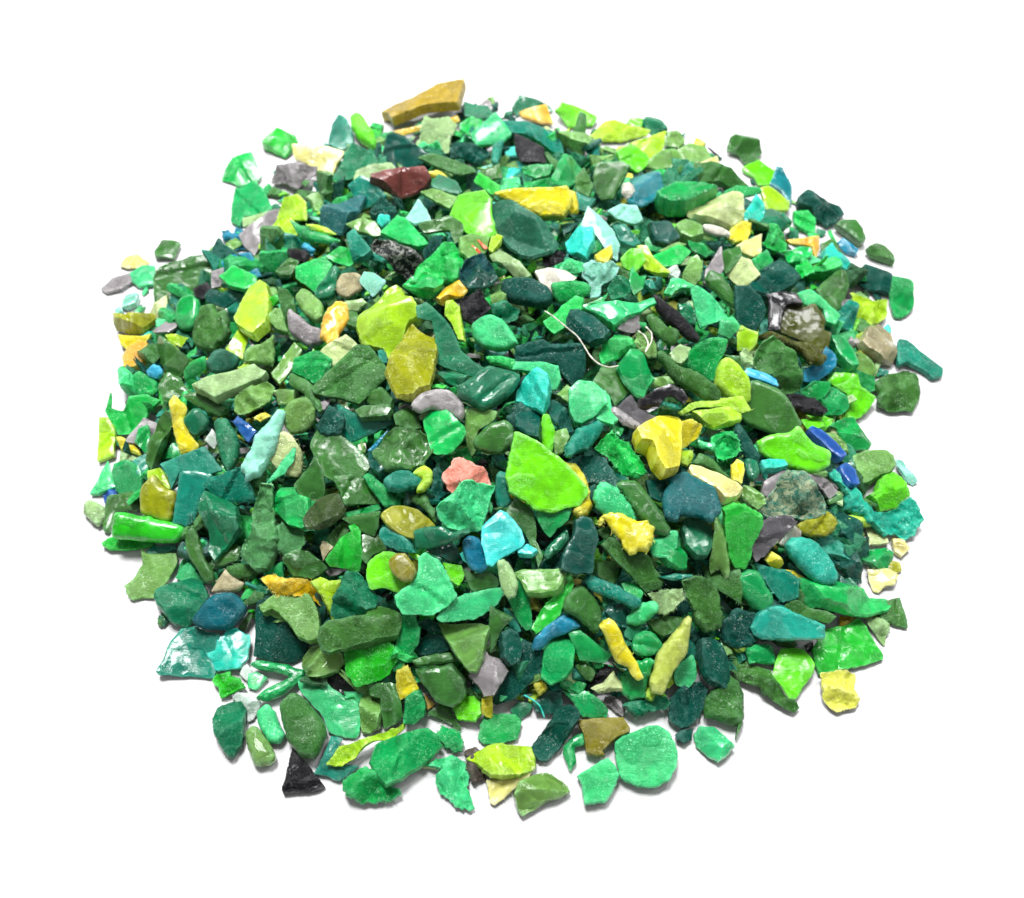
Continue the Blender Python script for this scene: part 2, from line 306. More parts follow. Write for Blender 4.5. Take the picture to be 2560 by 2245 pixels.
f X|125 120,140 108,158 103,166 112,166 130,160 144,140 146,126 140,128 130|curled dark sage flake lying on white at the right rim
em C^|86 76,98 74,104 84,108 98,108 104,102 107,92 95|glossy emerald lozenge left of the tan-grey faceted chip
b F|62 104,75 98,82 84,90 90,90 100,82 108,72 115,62 114|royal blue flake in the gap right of the clear sage glassy lump
o F|105 92,112 88,122 95,128 104,122 112,118 120,112 108|-
L C^|1 72,5 64,12 68,20 70,18 80,12 87,2 86|small yellow-lime cube left of the brown-olive sheet
f X^|14 100,25 80,34 75,45 80,56 90,60 108,60 120,48 126,30 112,20 104|clear grey-green glassy crumpled lump at the right
s X|3 90,10 84,16 90,15 100,8 104|-
sb C^^|7 108,11 103,30 108,36 112,38 119,32 118,20 114,8 112|blue glossy bar leaning on the clear glassy lump, right side
db X|20 78,32 70,50 76,70 80,82 90,78 98,65 100,58 88,45 82|rough brown-olive scorched lump under the brown-olive sheet
em F|58 124,70 115,85 115,86 120,80 128,72 132|-
em C^|74 128,92 120,102 128,103 138,95 145,80 145,82 138|glossy emerald chip touching the rough black ridged piece
l F|84 115,90 108,110 108,112 120,126 129,118 142,105 150,92 150,98 145,103 135,100 126|yellow-green translucent flake near the right rim behind glossy emerald chip
k X^^|45 126,60 127,70 128,76 135,83 141,78 146,62 145,52 138|rough black ridged piece on the right beside the dark olive oval disc
f C^^|4 145,8 130,12 115,25 117,38 123,46 130,52 140,58 152,54 162,45 166,30 160,12 154|big dark olive oval disc with a shiny front edge, right side
l C^|60 150,75 147,88 145,90 150,82 157,75 158,66 160|spring green chip between the black ridged piece and navy blue bar
B C^^|65 161,70 157,78 160,90 172,98 184,92 188,82 180|navy blue rectangular bar near the right rim
em C^|84 158,100 150,112 148,116 162,122 172,118 178,105 178,98 172,92 160|emerald wrinkled block on the right rim beside the navy blue bar
l C^^|20 170,32 164,50 162,57 155,70 172,85 178,84 190,70 198,40 190,22 180|big spring green crystal-like lump below the dark olive oval disc
dt S^|0 150,8 160,15 172,22 182,15 190,5 178,-2 165|crusty dark green bar standing left of the big spring green lump
o S|78 162,90 162,100 172,102 180,95 182,88 172|-
@190 1080
em F^|36 30,48 26,57 32,62 43,58 56,46 60,37 52,34 38|emerald translucent rounded flake on the left rim above the moss square
m F|30 28,34 40,38 52,22 58,14 58,20 48|-
B C^|23 53,30 50,37 51,41 57,32 60,28 68,25 62|small royal blue cube on the left rim
f F|30 60,45 58,58 57,59 74,38 73,32 95,26 92,28 72|dark moss square flake behind the ribbed green tube, left rim
s C^|7 66,12 62,20 65,27 72,27 82,22 88,16 84,9 75|pale green oval bead at the leftmost point of the pile
L F|66 36,77 34,83 42,86 52,75 50,66 44|-
ol C^^|60 52,70 40,77 46,82 52,92 56,93 65,90 78,85 82,72 78,60 74|mustard olive blocky chip above the ribbed green tube, left
gr C^^^|34 74,42 73,80 81,103 87,101 95,95 103,60 99,32 97,33 85|vivid green ribbed tube segment lying flat on the left side
gr F|24 103,32 97,60 100,75 103,60 108,30 109|green flat tongue-shaped flake under the ribbed green tube
t C^|64 108,70 104,91 104,93 109,85 112,67 113|small dark cyan bar on top of a sage hide-shaped flake, left
o F^|60 107,66 112,92 112,94 120,88 132,72 152,62 152,52 155,47 148,46 142,55 135,62 120|sage hide-shaped flake with a knobbly corner, lower left rim
f C^^|100 90,107 86,113 97,117 115,126 127,126 135,120 138,105 115,100 105|pointed khaki-green shard right of the ribbed green tube
m F|103 118,118 138,110 142,90 134|-
t F^|78 30,117 14,132 35,118 40,95 36,88 52,84 38|dark teal frosted sheet at left with a rolled upper edge
t F^^|96 36,110 37,124 40,118 52,113 62,108 80,103 86,90 82,93 60|glossy cyan-teal upright sheet, left, right of the mustard olive chip
t F^^^|124 42,150 33,160 52,162 60,158 63,142 64,125 55,118 48|teal shell flake crossed by a dark crack line, left of centre
dg C^^|116 52,130 55,145 68,151 90,140 103,127 117,121 108,122 90,112 70|very dark green ridged pyramid chunk, left of centre
f F|125 118,140 100,150 105,148 118,130 122|-
fz X^^|160 70,168 48,178 52,180 72,186 95,185 112,178 122,165 125,150 112,152 100,160 92|large shaggy green fuzzy shred, left of centre
fz X|158 35,172 30,175 45,168 52,164 60,160 50|shaggy sage shred above the large fuzzy green shred
fz X^|184 85,196 82,206 88,208 105,195 118,186 105|fuzzy green shred at the left of the dark brown-green cube
f S|138 124,150 120,170 125,160 133,148 134,140 130|crinkly sage strip under the large fuzzy green shred
tn C|124 145,132 133,138 126,148 135,155 138,148 145,128 147|brownish olive layered chip above the frosted blue almond
em F|172 128,188 118,190 135,185 140,175 138|emerald small chip below the large fuzzy green shred
dg C|162 137,172 135,180 143,178 150,168 148|-
dg C^^|71 150,73 143,105 130,113 135,122 152,112 166,102 180,90 176,75 160|dark teal-green box-shaped piece with a lengthwise groove, lower left
b2 C^^^|104 172,118 155,128 148,142 148,156 158,156 168,140 180,118 180|frosted blue-teal almond-shaped chunk, lower left
f S|75 172,80 165,84 172,78 178,75 176|-
ps F|178 0,195 2,206 18,205 40,190 38,175 25|cream-green shaggy sheet below the speckled sage pebble
m F^^|175 45,185 32,198 15,200 16,198 28,190 38,178 44|light green blade lying on the cream-green shaggy sheet
e C^^|176 62,185 50,198 50,202 58,212 62,214 85,208 88,195 84,180 70|bright emerald glossy folded lump left of the dark brown-green cube
@740 1080
o C|55 12,60 8,64 14,63 18,57 16|-
dt C^|65 15,75 10,78 22,88 32,78 42,70 35,66 22|-
f F^^|0 48,10 35,18 22,22 32,25 38,26 55,22 61,5 58|dark moss ridged triangle below the crinkled forest leaf flake
t C^^^|80 45,92 35,103 35,116 43,113 48,95 56,84 54|frosted emerald oval on top of a lime nugget, below the scooped chunk
L C^^|105 38,118 30,124 37,123 48,118 54,110 55,113 48,116 43|lime nugget tucked under the frosted emerald oval
em C^|61 42,66 37,78 47,92 62,92 68,82 70,75 60|emerald long smooth piece between split sage flake and frosted oval
f F^^|38 50,35 42,52 40,68 45,77 58,75 64,45 66,42 58|split sage-moss flake with a deep groove, centre left
em F|45 74,75 66,77 70,65 75,50 78|-
dm C^^^|10 65,22 58,30 55,38 57,44 68,42 75,32 85,20 88,10 85,6 75|dark brown-green cube with a scuffed face, centre left
f F^|43 79,60 75,76 73,75 85,72 94,62 92|grey-green flat angular flake right of the dark brown-green cube
f F|28 98,42 82,50 88,44 97,36 106|-
f F|60 95,75 93,82 107,70 112,65 120,60 115|-
ol F^^|78 76,88 69,98 68,112 73,122 82,126 86,112 88,110 98,98 95,85 86|amber olive almond-shaped disc near the centre
dt X^|124 32,130 30,135 42,133 55,128 62,124 55|-
pk X^^^|134 42,145 24,150 23,162 28,174 35,178 48,160 48,145 55,138 50|salmon pink rough chunk, the only pink piece
m X^^^^|131 68,142 58,153 47,160 45,165 48,181 50,176 62,172 78,168 89,160 90,142 87,133 80|crumpled green flake with a blister, directly under the pink chunk
m S|133 84,142 82,144 88,141 91,136 88|-
t C^|182 42,186 37,193 40,192 52,197 62,190 70,183 66|pale teal oval bead between pink chunk and the big lime disc
f X|104 58,112 56,120 60,127 70,128 82,118 70,108 64|brown-green pitted crust above the amber olive disc
dg S^^^|109 90,120 87,132 86,142 92,155 88,157 92,140 101,112 109,110 100|dark emerald L-shaped shard right of the amber olive disc
t C^^|76 95,80 87,88 88,102 98,110 110,95 108,82 102|dark teal scooped chunk below the amber olive disc
dt C|120 108,142 100,148 108,152 120,138 118|-
b C^|153 100,160 95,168 98,172 110,176 120,170 128,160 125,153 115|blue glassy ball left of the flat turquoise flake
T2 F^^^|170 88,178 80,186 72,192 75,205 90,208 100,205 105,188 114,180 122,175 120,170 102|flat smooth turquoise five-sided flake below the centre
T2 C^^|202 110,206 105,212 102,220 110,215 115,204 113|small sky turquoise nugget touching the flat turquoise flake
f X|178 72,190 68,205 65,215 75,212 92,200 85,190 74|crinkled grey-green ribbed sheet above the flat turquoise flake
gr F^^|28 116,40 98,50 92,48 88,52 86,58 92,60 112,58 125,55 128,45 124,32 122|vivid green shark-fin flake with a curled tip, centre left
ol2 C^^^^|84 118,92 111,100 112,107 120,110 128,105 136,98 137,88 128|glossy olive brown bean on a lime flake, lower centre
l F^^|67 120,78 110,92 110,100 120,110 135,98 148,80 141,68 144,66 132|lime green cupped flake under the glossy olive brown bean
l S^|95 101,105 107,115 115,112 118,104 112|-
m F^^^|92 150,98 143,108 137,112 128,112 118,117 112,130 118,136 128,140 138,145 150,138 158,124 166,98 166,94 158|large frosted sea green fan flake with a slit, lower centre
l F|134 120,150 122,154 130,148 140,140 135|lime chip to the right behind the frosted sea green fan flake
f F|154 124,162 130,175 127,184 135,183 142,160 146,156 135|torn sage film left of the small pale khaki capsule
tn C|22 105,24 98,34 106,28 114,26 118|-
f C^|-12 115,0 107,10 108,28 124,20 132,15 134,-2 132|pale sage chunk with a dark olive end, above the golden wisp
G X^^|-30 135,-20 131,-10 135,2 134,15 137,24 153,20 157,10 150,-5 148,-16 150|golden orange wispy torn scrap, lower left of centre
L F^|16 138,23 134,32 137,40 136,36 148,36 160,33 170,28 158,24 150|light lime hourglass scrap right of the golden wispy scrap
dg X^^^|36 150,42 140,46 128,60 132,66 142,72 150,73 158,60 168,40 173,34 165|craggy dark green rock-like chunk, lower left of centre
s C^^^^|183 120,190 117,196 122,202 138,201 148,194 151,188 145|small pale khaki capsule standing upright, lower centre
m F^^|128 170,138 158,150 150,185 142,189 146,182 158,165 170,150 172,135 173|long light green leaf-shaped blade left of the pale khaki capsule
@1290 1080
l C^^^|0 3,-1 10,-4 22,-8 40,-5 55,8 62,18 70,30 73,42 69,55 66,62 58,64 52,55 40,40 25,20 10,5 3|very large lime half-moon disc with a thick rounded edge, pile centre
y X^|45 30,55 31,62 38,66 48,66 62,68 68,64 76,54 78,50 72,58 62,62 52|yellow crusty strip sticking out behind the large lime half-moon disc
em C^|18 74,30 72,50 70,46 80,38 88,31 95,25 90|emerald wedge directly under the large lime half-moon disc
dt F|48 28,60 22,80 24,90 40,90 50,75 48,65 45,58 32|dark teal crinkled sheet left of the ragged emerald mat
dt S|64 60,66 52,75 46,88 48,75 50,70 62|-
m C^^^|70 62,71 54,76 48,84 48,92 53,100 62,106 72,110 82,104 84,90 78,78 74|light green bean above the pale yellow torn scrap, right of centre
f C^^|92 50,100 46,112 46,118 55,126 66,134 75,137 84,140 88,134 94,124 92,118 86,108 74,100 62|moss green bean touching the light green bean
y X^^^^|76 80,83 74,95 75,108 80,118 81,124 88,123 98,119 108,110 108,103 112,97 104,90 92,84 82,78 86|pale yellow glossy torn scrap lying over two beans, right of centre
b3 C^^^|135 58,142 48,138 42,155 38,165 44,180 52,184 65,186 73,178 84,168 78,150 76,148 82,136 80|dark cyan translucent crystal-like slab right of the moss bean
py C^^^|159 36,161 31,170 32,185 40,200 48,204 54,198 64,188 66,182 56,170 48,160 42|cream rectangular bar beside the dark cyan crystal-like slab
f S^^|162 28,168 20,178 25,190 38,198 46,185 40,170 32|-
f F^|0 60,10 68,16 75,18 90,18 100,24 112,20 122,12 100,8 92,0 85,-10 78|crinkled sage sheet right of the flat turquoise flake
dt C^^^|54 82,60 78,68 80,72 90,75 98,70 112,69 128,55 129,40 125,41 118,46 106,52 95|blackish teal trapezoid slab with ridged lower edge, below the lime disc
dg S^|28 106,40 95,46 90,48 98,38 110,30 116,26 112|-
dt X|22 124,32 112,42 106,40 115,38 124|-
f F^^|80 104,88 97,98 102,104 112,117 110,122 116,125 124,133 135,130 142,118 145,108 134,98 124,90 116|long ragged moss strip under the pale yellow torn scrap
f X^|74 90,80 86,88 92,86 98,78 96|-
m C^^|121 102,130 96,142 88,148 92,146 102,138 114,126 112|seafoam crystal-like lump attached above a dark green crystal-like lump
em C^|138 112,147 104,152 88,151 104,155 114,156 122,148 126,138 122,130 114|dark green translucent lump beneath the seafoam crystal-like lump
dg C^|150 90,155 80,168 80,178 88,178 105,172 115,163 116,155 106|deep green chunk below the dark cyan crystal-like slab
o C^^|183 76,187 85,192 105,195 122,194 130,190 132,186 123,178 128,178 115,181 92|sage green tapered forked stem left of the glossy lime half-disc
gr C^^^|188 70,198 65,208 68,222 76,224 84,216 100,214 112,209 124,200 122,194 110,190 92|glossy vivid lime half-disc standing on edge at the right
f F^|170 118,178 126,190 130,204 126,208 140,204 155,192 148,180 140,172 128|ragged moss sheet below the sage forked stem
f X^^|152 138,165 134,176 135,185 146,186 156,190 168,186 178,170 182,164 170,160 155|large ragged dark moss flake with curly edges, right of the pleated chip
s C^^|122 147,138 144,150 142,153 150,148 158,138 166,130 165,127 155|pale green pleated shell chip left of the ragged dark moss flake
t S^|130 132,145 130,160 130,161 134,145 136|-
t S^^|64 136,68 131,76 134,90 140,105 148,113 153,112 158,106 161,92 154,78 148,68 144|teal tube with frosted white flecks lying diagonally, lower right of centre
m C^^|101 170,108 162,120 155,128 156,130 163,122 170,110 176,102 175|mint cushion-shaped chip below the right end of the frosted teal tube
dt C|80 165,85 159,98 157,102 166,100 178,90 178|-
o C^^|0 130,8 127,25 127,40 127,45 132,43 142,38 148,25 150,12 149,9 142|sage glossy barrel piece directly below the blackish teal trapezoid slab
gr F^^|15 178,22 165,28 155,40 146,46 138,43 132,48 131,52 138,48 148,44 156,40 166,30 176,20 182|thin green leaf-like curl below the sage glossy barrel piece
f C^|44 152,50 144,60 141,70 150,76 160,78 170,74 182,68 180,55 168,43 164|moss green faceted block under the left end of the frosted teal tube
em F^|0 135,8 136,11 148,13 165,14 178,8 180,0 168,-6 155,-8 148|long mint and white flecked shard right of the small pale khaki capsule
ol C|12 152,20 150,24 158,20 164,14 162|-
y F|52 134,60 135,58 140,52 140|-
f F|76 120,90 118,94 132,88 140,76 132|-
em F|96 140,108 138,115 148,112 155,100 148|-
f S|118 172,135 168,155 170,150 178,130 178|-
y C^^|197 30,202 24,208 28,206 40,203 50,196 46|thin golden rod standing beside the cream rectangular bar
L C|150 16,160 15,162 22,156 32,148 28|-
em X^|182 8,192 2,202 8,198 22,195 36,188 38,182 28|-
dt F|118 45,135 44,138 55,132 64,122 60|-
@1840 1080
dg C^|8 25,15 21,20 28,21 40,15 47,9 40|dark green glossy bead between golden rod and small aqua bar
T C^|21 29,30 26,44 26,46 31,38 35,24 38|small aqua bar above the mottled grey-green rock-like piece
g F|26 46,40 36,50 35,42 50,30 60,24 56|mauve grey flake edge left behind the mottled grey-green piece
g F^|63 38,75 40,82 44,92 54,84 60,78 52|mauve grey pointed flake right behind the mottled grey-green piece
mt X^^^|22 72,34 56,42 42,48 36,62 37,72 46,78 55,81 64,80 72,70 78,60 79,48 76,28 77|mottled grey-green rock-like piece with white crust, right side
o C^|4 53,8 48,16 50,24 58,26 66,18 73,12 68|sage glossy chip left of the mottled grey-green piece
K F^^|13 98,22 84,30 78,45 78,53 84,46 92,35 102,26 112,18 118,15 108|charcoal grey pointed flake with torn white edges, right side
w F|42 95,52 86,58 90,56 98,46 104,40 102|-
ol X^^|57 86,62 80,75 76,84 72,90 78,93 84,88 92,78 96,65 95,58 92|olive grooved pod-like chip below the mottled grey-green piece
T3 C^^^|45 106,50 99,62 98,72 100,80 108,88 120,92 127,90 136,80 138,70 136,58 124,50 116|translucent aqua-teal oval, right side, with a soft white streak
y C^|26 117,32 109,40 114,44 122,40 126,32 123|tiny bright yellow nub under the charcoal pointed flake
y S|38 125,52 127,62 132,70 138,60 139,50 132|-
dt C|86 70,100 70,108 78,114 84,112 98,104 104,92 95,94 82|dark blue-green ridged lump below the teal lacy scrap
dt C^|83 108,95 104,114 105,112 114,115 128,116 136,108 137,95 125,88 118|black-teal glossy lump left of the emerald scooped chip
em C^^|110 112,116 106,128 107,138 104,146 108,144 114,138 124,132 129,124 124,115 120|emerald scooped chip with white glints near the right rim
ps F|117 88,128 92,137 98,138 103,120 105,120 96|-
py F|142 98,152 100,158 108,150 115,144 110|-
ol F|140 118,148 120,150 128,144 130,138 125|-
py F|119 128,128 128,138 126,147 132,144 141,134 142,130 148,125 147,120 138|pale yellow torn flake on the right rim above the green banana-shaped strip
B C^|92 35,100 29,108 36,110 50,100 51,94 42|dark navy blue lump left of the pale sage rounded slab
o C^^|104 25,118 18,138 17,144 22,145 30,140 37,130 42,118 50,111 52,109 38,106 30|pale sage rounded slab at the right rim above yellow-green block
aq C|145 25,152 25,158 36,165 46,160 50,153 46,148 36|grey-blue folded chip at the extreme right behind the yellow-green block
l C^|116 62,122 60,130 45,144 36,150 40,158 58,150 64,150 70,138 73,130 74|yellow-green block behind the ragged teal lacy scrap, right rim
lace X^^|83 38,90 36,94 42,96 48,103 56,108 53,112 56,113 62,118 66,125 72,135 74,148 70,152 64,160 60,166 64,170 72,172 80,167 86,165 94,155 97,145 94,135 95,125 88,115 84,113 78,105 76,97 73,96 66,98 60,93 52,90 47,84 43|large ragged teal lacy scrap with frilly border, right rim
f F|84 62,96 57,98 64,85 66|-
t F^|18 120,30 124,45 126,57 134,56 150,42 154,30 142,22 130|dusty teal-green flat block left end touching the green banana strip
em C^^|0 132,12 126,20 128,26 140,32 148,34 156,26 165,14 158,6 148|bright emerald glossy pod at the right, above turquoise flat wedge
m S|14 121,18 122,20 130,17 131|-
e C^^|57 139,70 138,85 140,100 141,115 142,125 146,140 144,146 150,140 156,128 160,118 164,104 164,90 161,75 159,60 148|long bright green banana-shaped strip near the right rim
f C^|43 160,48 153,58 155,68 162,80 163,90 168,84 175,70 172,55 168|sage crusty bar below the green banana-shaped strip
f F|125 163,138 155,148 152,152 165,156 180,145 178,132 172|moss faceted flake on the lower right rim under the banana strip
s C|117 168,124 166,135 175,142 180,125 182|-
G X|95 168,108 168,112 172,100 178,92 178|-
f F|0 144,8 148,10 158,0 156|-
@340 1480
t F^|42 34,55 32,66 38,78 40,76 52,68 60,74 72,72 79,50 78,22 77,20 74,26 62,32 46|large translucent sea-green quadrilateral sheet, lower left rim, beside turquoise scrap
T F^^|84 33,92 33,98 38,103 40,104 48,102 62,96 70,82 73,74 73,65 57,74 55,76 44,81 40|bright turquoise scrap with a pointed ear, lower left
dg S|20 24,24 18,30 26,26 31,22 31|-
dt F^|110 8,122 5,128 14,138 30,145 42,155 48,152 58,142 64,125 62,108 58,110 40|large dark teal slab under the knobbed sage chunk, lower left
o C^^|115 16,122 8,130 2,145 0,158 4,165 18,168 32,168 44,158 46,148 42,142 32,132 20,126 16,118 20|knobbed sage-green chunk hooked over the large dark teal slab, lower left
o C^^|148 60,156 50,168 47,174 54,186 57,190 64,184 72,170 77,158 76,150 68|silvery sage cut rod end below the knobbed sage chunk
em S^^^|104 66,110 62,122 63,138 67,146 70,154 72,154 77,145 86,130 96,118 100,109 96,118 90,130 84,142 77,125 73,112 71|bright emerald hairpin-shaped strip, lower left
m F|104 76,112 74,120 80,110 90,103 88|-
gr X^|68 82,74 76,88 73,87 76,94 78,101 88,92 94,80 98,76 88,72 86|curled bright green shaving at the lower left rim
dg C^|73 102,84 98,95 98,100 106,99 125,97 142,90 152,85 152,78 140,70 128,68 112|dark teal pitted teardrop chunk standing apart at the lower left
W X|88 96,95 91,104 94,116 102,112 110,108 118,104 120,101 106|clear glassy fragment right of the dark teal pitted teardrop chunk
W F|101 66,106 72,108 78,102 82,96 76,98 68|-
m C|110 110,120 103,127 110,131 122,138 132,132 140,123 139,118 130,112 122|translucent green glass-like lump beside the sage tube, lower left rim
o C^|100 128,106 122,112 124,122 138,128 152,124 159,109 160,104 146|sage green tube segment standing alone-ish at the lower left rim
m F^|148 82,160 76,170 78,178 88,190 96,203 100,206 115,204 135,190 134,176 130,172 115,160 104,150 92|large light mint-green sheet beside the dark olive thumb, lower left
f C^^|130 102,142 92,150 95,162 108,173 122,174 132,170 145,162 154,150 150,140 135,134 118|dark olive green thumb-shaped pod, lower left
k F|170 78,185 74,192 74,200 88,206 100,190 92,182 90|black scrap between silvery sage rod end and striped vivid green flake
t F^|178 132,188 134,182 148,178 158,195 158,204 160,186 173,172 168,162 166,172 150|aqua teal forked flake beneath the yellow looped scrap, bottom left
f F|103 12,110 2,118 6,108 12|-
f C|92 32,104 18,108 22,100 36|-
@800 1480
f C^^|3 32,10 25,20 26,40 25,45 14,52 10,62 14,70 24,71 34,68 42,58 45,40 48,20 52,10 56,4 54,2 44|bulky moss chunk with a glossy white-lit end under the craggy dark green rock-like piece
em F^|77 20,86 20,91 34,90 46,80 58,73 70,68 70,70 48|emerald curved blade right of the bulky moss chunk
gr F^^|22 52,48 48,58 45,66 50,69 62,62 74,52 80,34 86,26 74|striped vivid green flake under the bulky moss chunk, lower left
dt C|92 28,100 22,108 28,110 36,100 37|-
dt F|88 48,98 39,108 38,115 45,118 52,105 56,90 58|dark teal patch left of the large sage triangular wedge
o C^^^|107 25,120 27,145 27,154 30,150 48,148 62,142 72,135 71,125 58,114 38|large sage triangular wedge with a bright edge, lower centre
f F^^|156 14,165 18,175 25,166 34,160 48,156 55,155 40|thin sage hourglass shard right of the large sage triangular wedge
f S^|84 62,100 58,118 55,125 63,105 66,90 68|-
f C^^|89 72,105 70,122 66,130 78,134 88,128 100,120 104,108 100,95 84|smooth moss wedge below and left of the large sage wedge's tip
f F|125 92,138 86,142 94,130 95|-
g C^^^|150 52,154 60,162 62,168 68,171 72,165 82,158 93,150 94,145 84,138 76,148 66|pale lilac-grey faceted nub with a thin stem, lower centre
dt C^^|164 38,172 34,180 38,184 50,180 64,172 67,165 60|dark teal rounded block above the lilac-grey nub
dt F^|185 45,195 50,204 56,203 72,190 84,178 96,162 102,158 100,165 84,176 68|large rough dark teal slab right of the lilac-grey nub
t F|168 15,178 20,184 35,175 36|-
y X^|194 82,202 80,206 88,200 93|tiny yellow double nub near the rough dark teal slab
y F^^|70 72,80 68,86 80,90 88,78 96,74 98,70 86|yellow crumpled piece above the smooth emerald lozenge, lower centre left
em C^^|78 96,88 90,93 89,97 102,95 114,85 120,76 119,78 106|smooth emerald lozenge below the yellow crumpled piece
or F|95 94,105 103,98 108,96 104|-
o C^|36 90,42 88,46 96,56 98,57 110,55 125,46 130,38 128,36 115|crusty sage block with pale curled top, left of ridged moss block
f C^|44 84,55 83,68 84,73 98,75 115,68 122,58 125,56 110,55 97,46 95|dark moss ridged block above the yellow looped scrap
l C^^^|121 97,140 94,146 98,147 112,142 119,126 118|small lime green cube with white top, lower centre
y C^^|148 96,157 93,157 110,156 117,147 110|small golden nub just right of the lime cube
L X^^^|5 157,12 145,18 138,34 134,45 130,55 127,77 117,76 122,66 132,50 136,40 142,30 154,22 161|yellow-green scrap with a hole and a long tail, bottom left
f F|98 112,110 103,118 103,120 110,128 122,126 135,122 122,108 116|torn olive film left of the lime cube, lower centre
em C^|107 130,112 122,118 122,126 128,131 138,130 146,122 146,112 140|emerald heart-like chip under the torn olive film, bottom centre
em F^|150 112,160 111,178 112,185 118,180 135,165 138,150 140,144 134,146 122|emerald flat square flake under the small golden nub, bottom
g2 X|130 146,142 140,148 148,145 160,152 172,140 178,134 160|dark brown-grey burnt lump behind the lime-yellow chunk, bottom
L C^^|135 151,142 145,158 138,175 137,193 138,197 150,195 162,182 168,165 172,155 170,145 160|lime-yellow block with pale waxy edges at the bottom
ps F|93 160,100 154,108 155,110 162,94 161|-
T T^|186 94,194 98,201 104,205 115|thin teal curved strand near the bottom centre
@640 1640
k F^|34 82,40 93,47 99,52 107,58 113,63 120,58 123,26 127,23 122,28 108|black pointed triangular flake sticking out at the bottom left
m X^|152 97,165 93,175 92,184 90,190 95,192 110,195 125,200 140,196 142,186 138,174 128,167 118,164 108,170 104,160 101|light green torn angular flake at the bottom edge
em C^^^|110 78,125 72,150 67,157 66,165 70,170 82,160 92,145 105,132 115,118 122,110 105,104 95|big dark emerald chunk with a frosted facet, bottom left
em X^^|77 116,88 108,100 100,110 106,118 118,130 122,131 127,122 132,108 133,95 134,82 128|shaggy emerald mass at the bottom left below big frosted-facet chunk
@1160 1640
py F|20 113,40 112,62 105,60 112,48 120,38 130,28 137,24 134|pale yellow waxy flake under the lime-yellow block, bottom
o C^|46 128,52 116,62 108,72 104,80 106,88 112,94 117,96 122,88 128,76 132,62 142,54 147,49 140|clear grey-green blocky chip with a white end, bottom edge
m C^|104 110,115 102,125 95,132 94,138 101,141 108,137 122,128 135,118 137,110 137,108 120|jade faceted nugget beside the big round green disc, bottom
m C^^|138 80,145 73,158 68,168 64,177 63,186 69,192 80,195 90,193 102,187 113,176 119,165 122,152 118,142 112,139 100|big round jade green lump like a squashed disc, bottom right
dt C^^|62 82,72 68,80 58,85 47,95 42,102 44,106 55,98 68,88 82,75 97,68 96,63 88|dark teal pitted rod pointing up right, bottom centre
db2 C^^|104 59,118 57,146 56,148 62,151 66,150 70,140 75,133 80,126 88,128 92,122 93,112 90,110 75|olive brown winged chunk above the big round jade disc
em S|90 85,100 74,110 70,110 82,100 84,102 98,96 106,92 95|emerald hooked strip standing below the olive brown winged chunk
em F^|88 30,100 35,112 32,125 40,132 50,131 57,108 56,100 42|glossy emerald faceted sheet right above the olive brown winged chunk
em C|88 26,102 23,112 26,104 35,96 33|-
dg X^|145 46,158 40,175 38,186 38,188 44,182 50,165 54,156 56,150 50|twisted dark emerald curl left of the blue-black blob, bottom right
dt F|63 42,78 30,88 34,90 45,84 52,65 52|-
dg F|42 50,50 42,62 44,60 52,50 60|-
g X|128 36,140 40,148 48,144 56,134 48,127 44|-
@1280 1480
b S^^|20 52,22 42,30 32,38 25,48 22,56 26,61 32,52 36,42 40,34 44,26 53|bright blue curved strip in the lower middle right
em C^^|30 55,36 45,44 40,54 42,57 55,55 70,48 78,36 83,27 76|emerald barrel-shaped chunk under the bright blue curved strip
em F^|52 38,62 36,72 43,80 50,90 57,84 63,62 62,58 52|glossy bright emerald slab right of the emerald barrel chunk
y C^^^|80 31,83 28,88 24,94 28,102 45,108 55,112 62,117 72,120 78,114 80,108 73,105 67,96 64,90 52,84 40|yellow-green twin-stem pod with a thin tail, lower right of centre
ps2 C^^^|158 24,163 27,161 45,160 57,150 68,142 82,138 92,128 90,125 80,130 68,132 57,140 45,150 35|long pale olive caterpillar-like pod, lower right of centre
f C^|124 28,135 23,150 23,155 27,145 38,137 42,128 36|-
em C^|109 48,112 40,120 36,128 38,134 44,138 50,130 57,118 58,110 55|dark emerald grooved bean between the yellow-green pod and pale olive pod
em X^|100 75,110 65,125 61,130 64,124 80,120 95,108 97,100 88|glossy green glass-like lump under the tail of the yellow-green pod
ps S^|72 88,85 82,93 72,95 78,100 84,103 92,96 90,80 92|-
k X|70 85,78 74,86 66,93 72,85 80,75 87|-
f C|58 66,68 64,76 75,72 82,62 74|-
em C|43 85,55 80,66 83,66 88,58 94|small emerald chip between teal rod and barrel chunk, bottom
m F^|150 68,158 62,164 57,168 68,168 78,160 88,150 84,148 76|mint wrinkled flake right of the long pale olive pod
dt C^^|171 45,180 42,190 47,194 58,197 70,199 84,192 88,180 84,174 75,170 60|frosted dark teal barrel rod on the right of the mint wrinkled flake
dt X^^|142 98,150 90,160 84,172 82,179 86,178 100,172 112,162 124,152 126,143 118|large blue-black lumpy blob at the lower right rim
dt C^|149 130,155 126,165 124,164 134,158 140,151 136|small dark teal foot-like nub under the blue-black blob
m C^|166 130,172 120,184 120,190 125,198 136,203 140,196 150,188 156,180 152,168 140|light mint faceted block alone at the lower right
t X|83 18,88 12,98 12,104 20,104 30,94 30,84 26|-
dg F|104 30,118 30,116 38,108 44,102 40|-
dt F|190 30,204 15,204 48,192 42|-
@1760 1480
dt X^|17 35,24 20,28 16,45 20,48 28,42 36,48 44,42 50,30 50,19 45|dark teal scratched lump left of the turquoise flat wedge, lower right
T3 C^^^|41 32,50 20,60 14,70 14,82 20,98 26,108 30,109 38,107 42,90 43,70 43,52 42,44 38|flat teal-turquoise wedge with a white edge, lower right
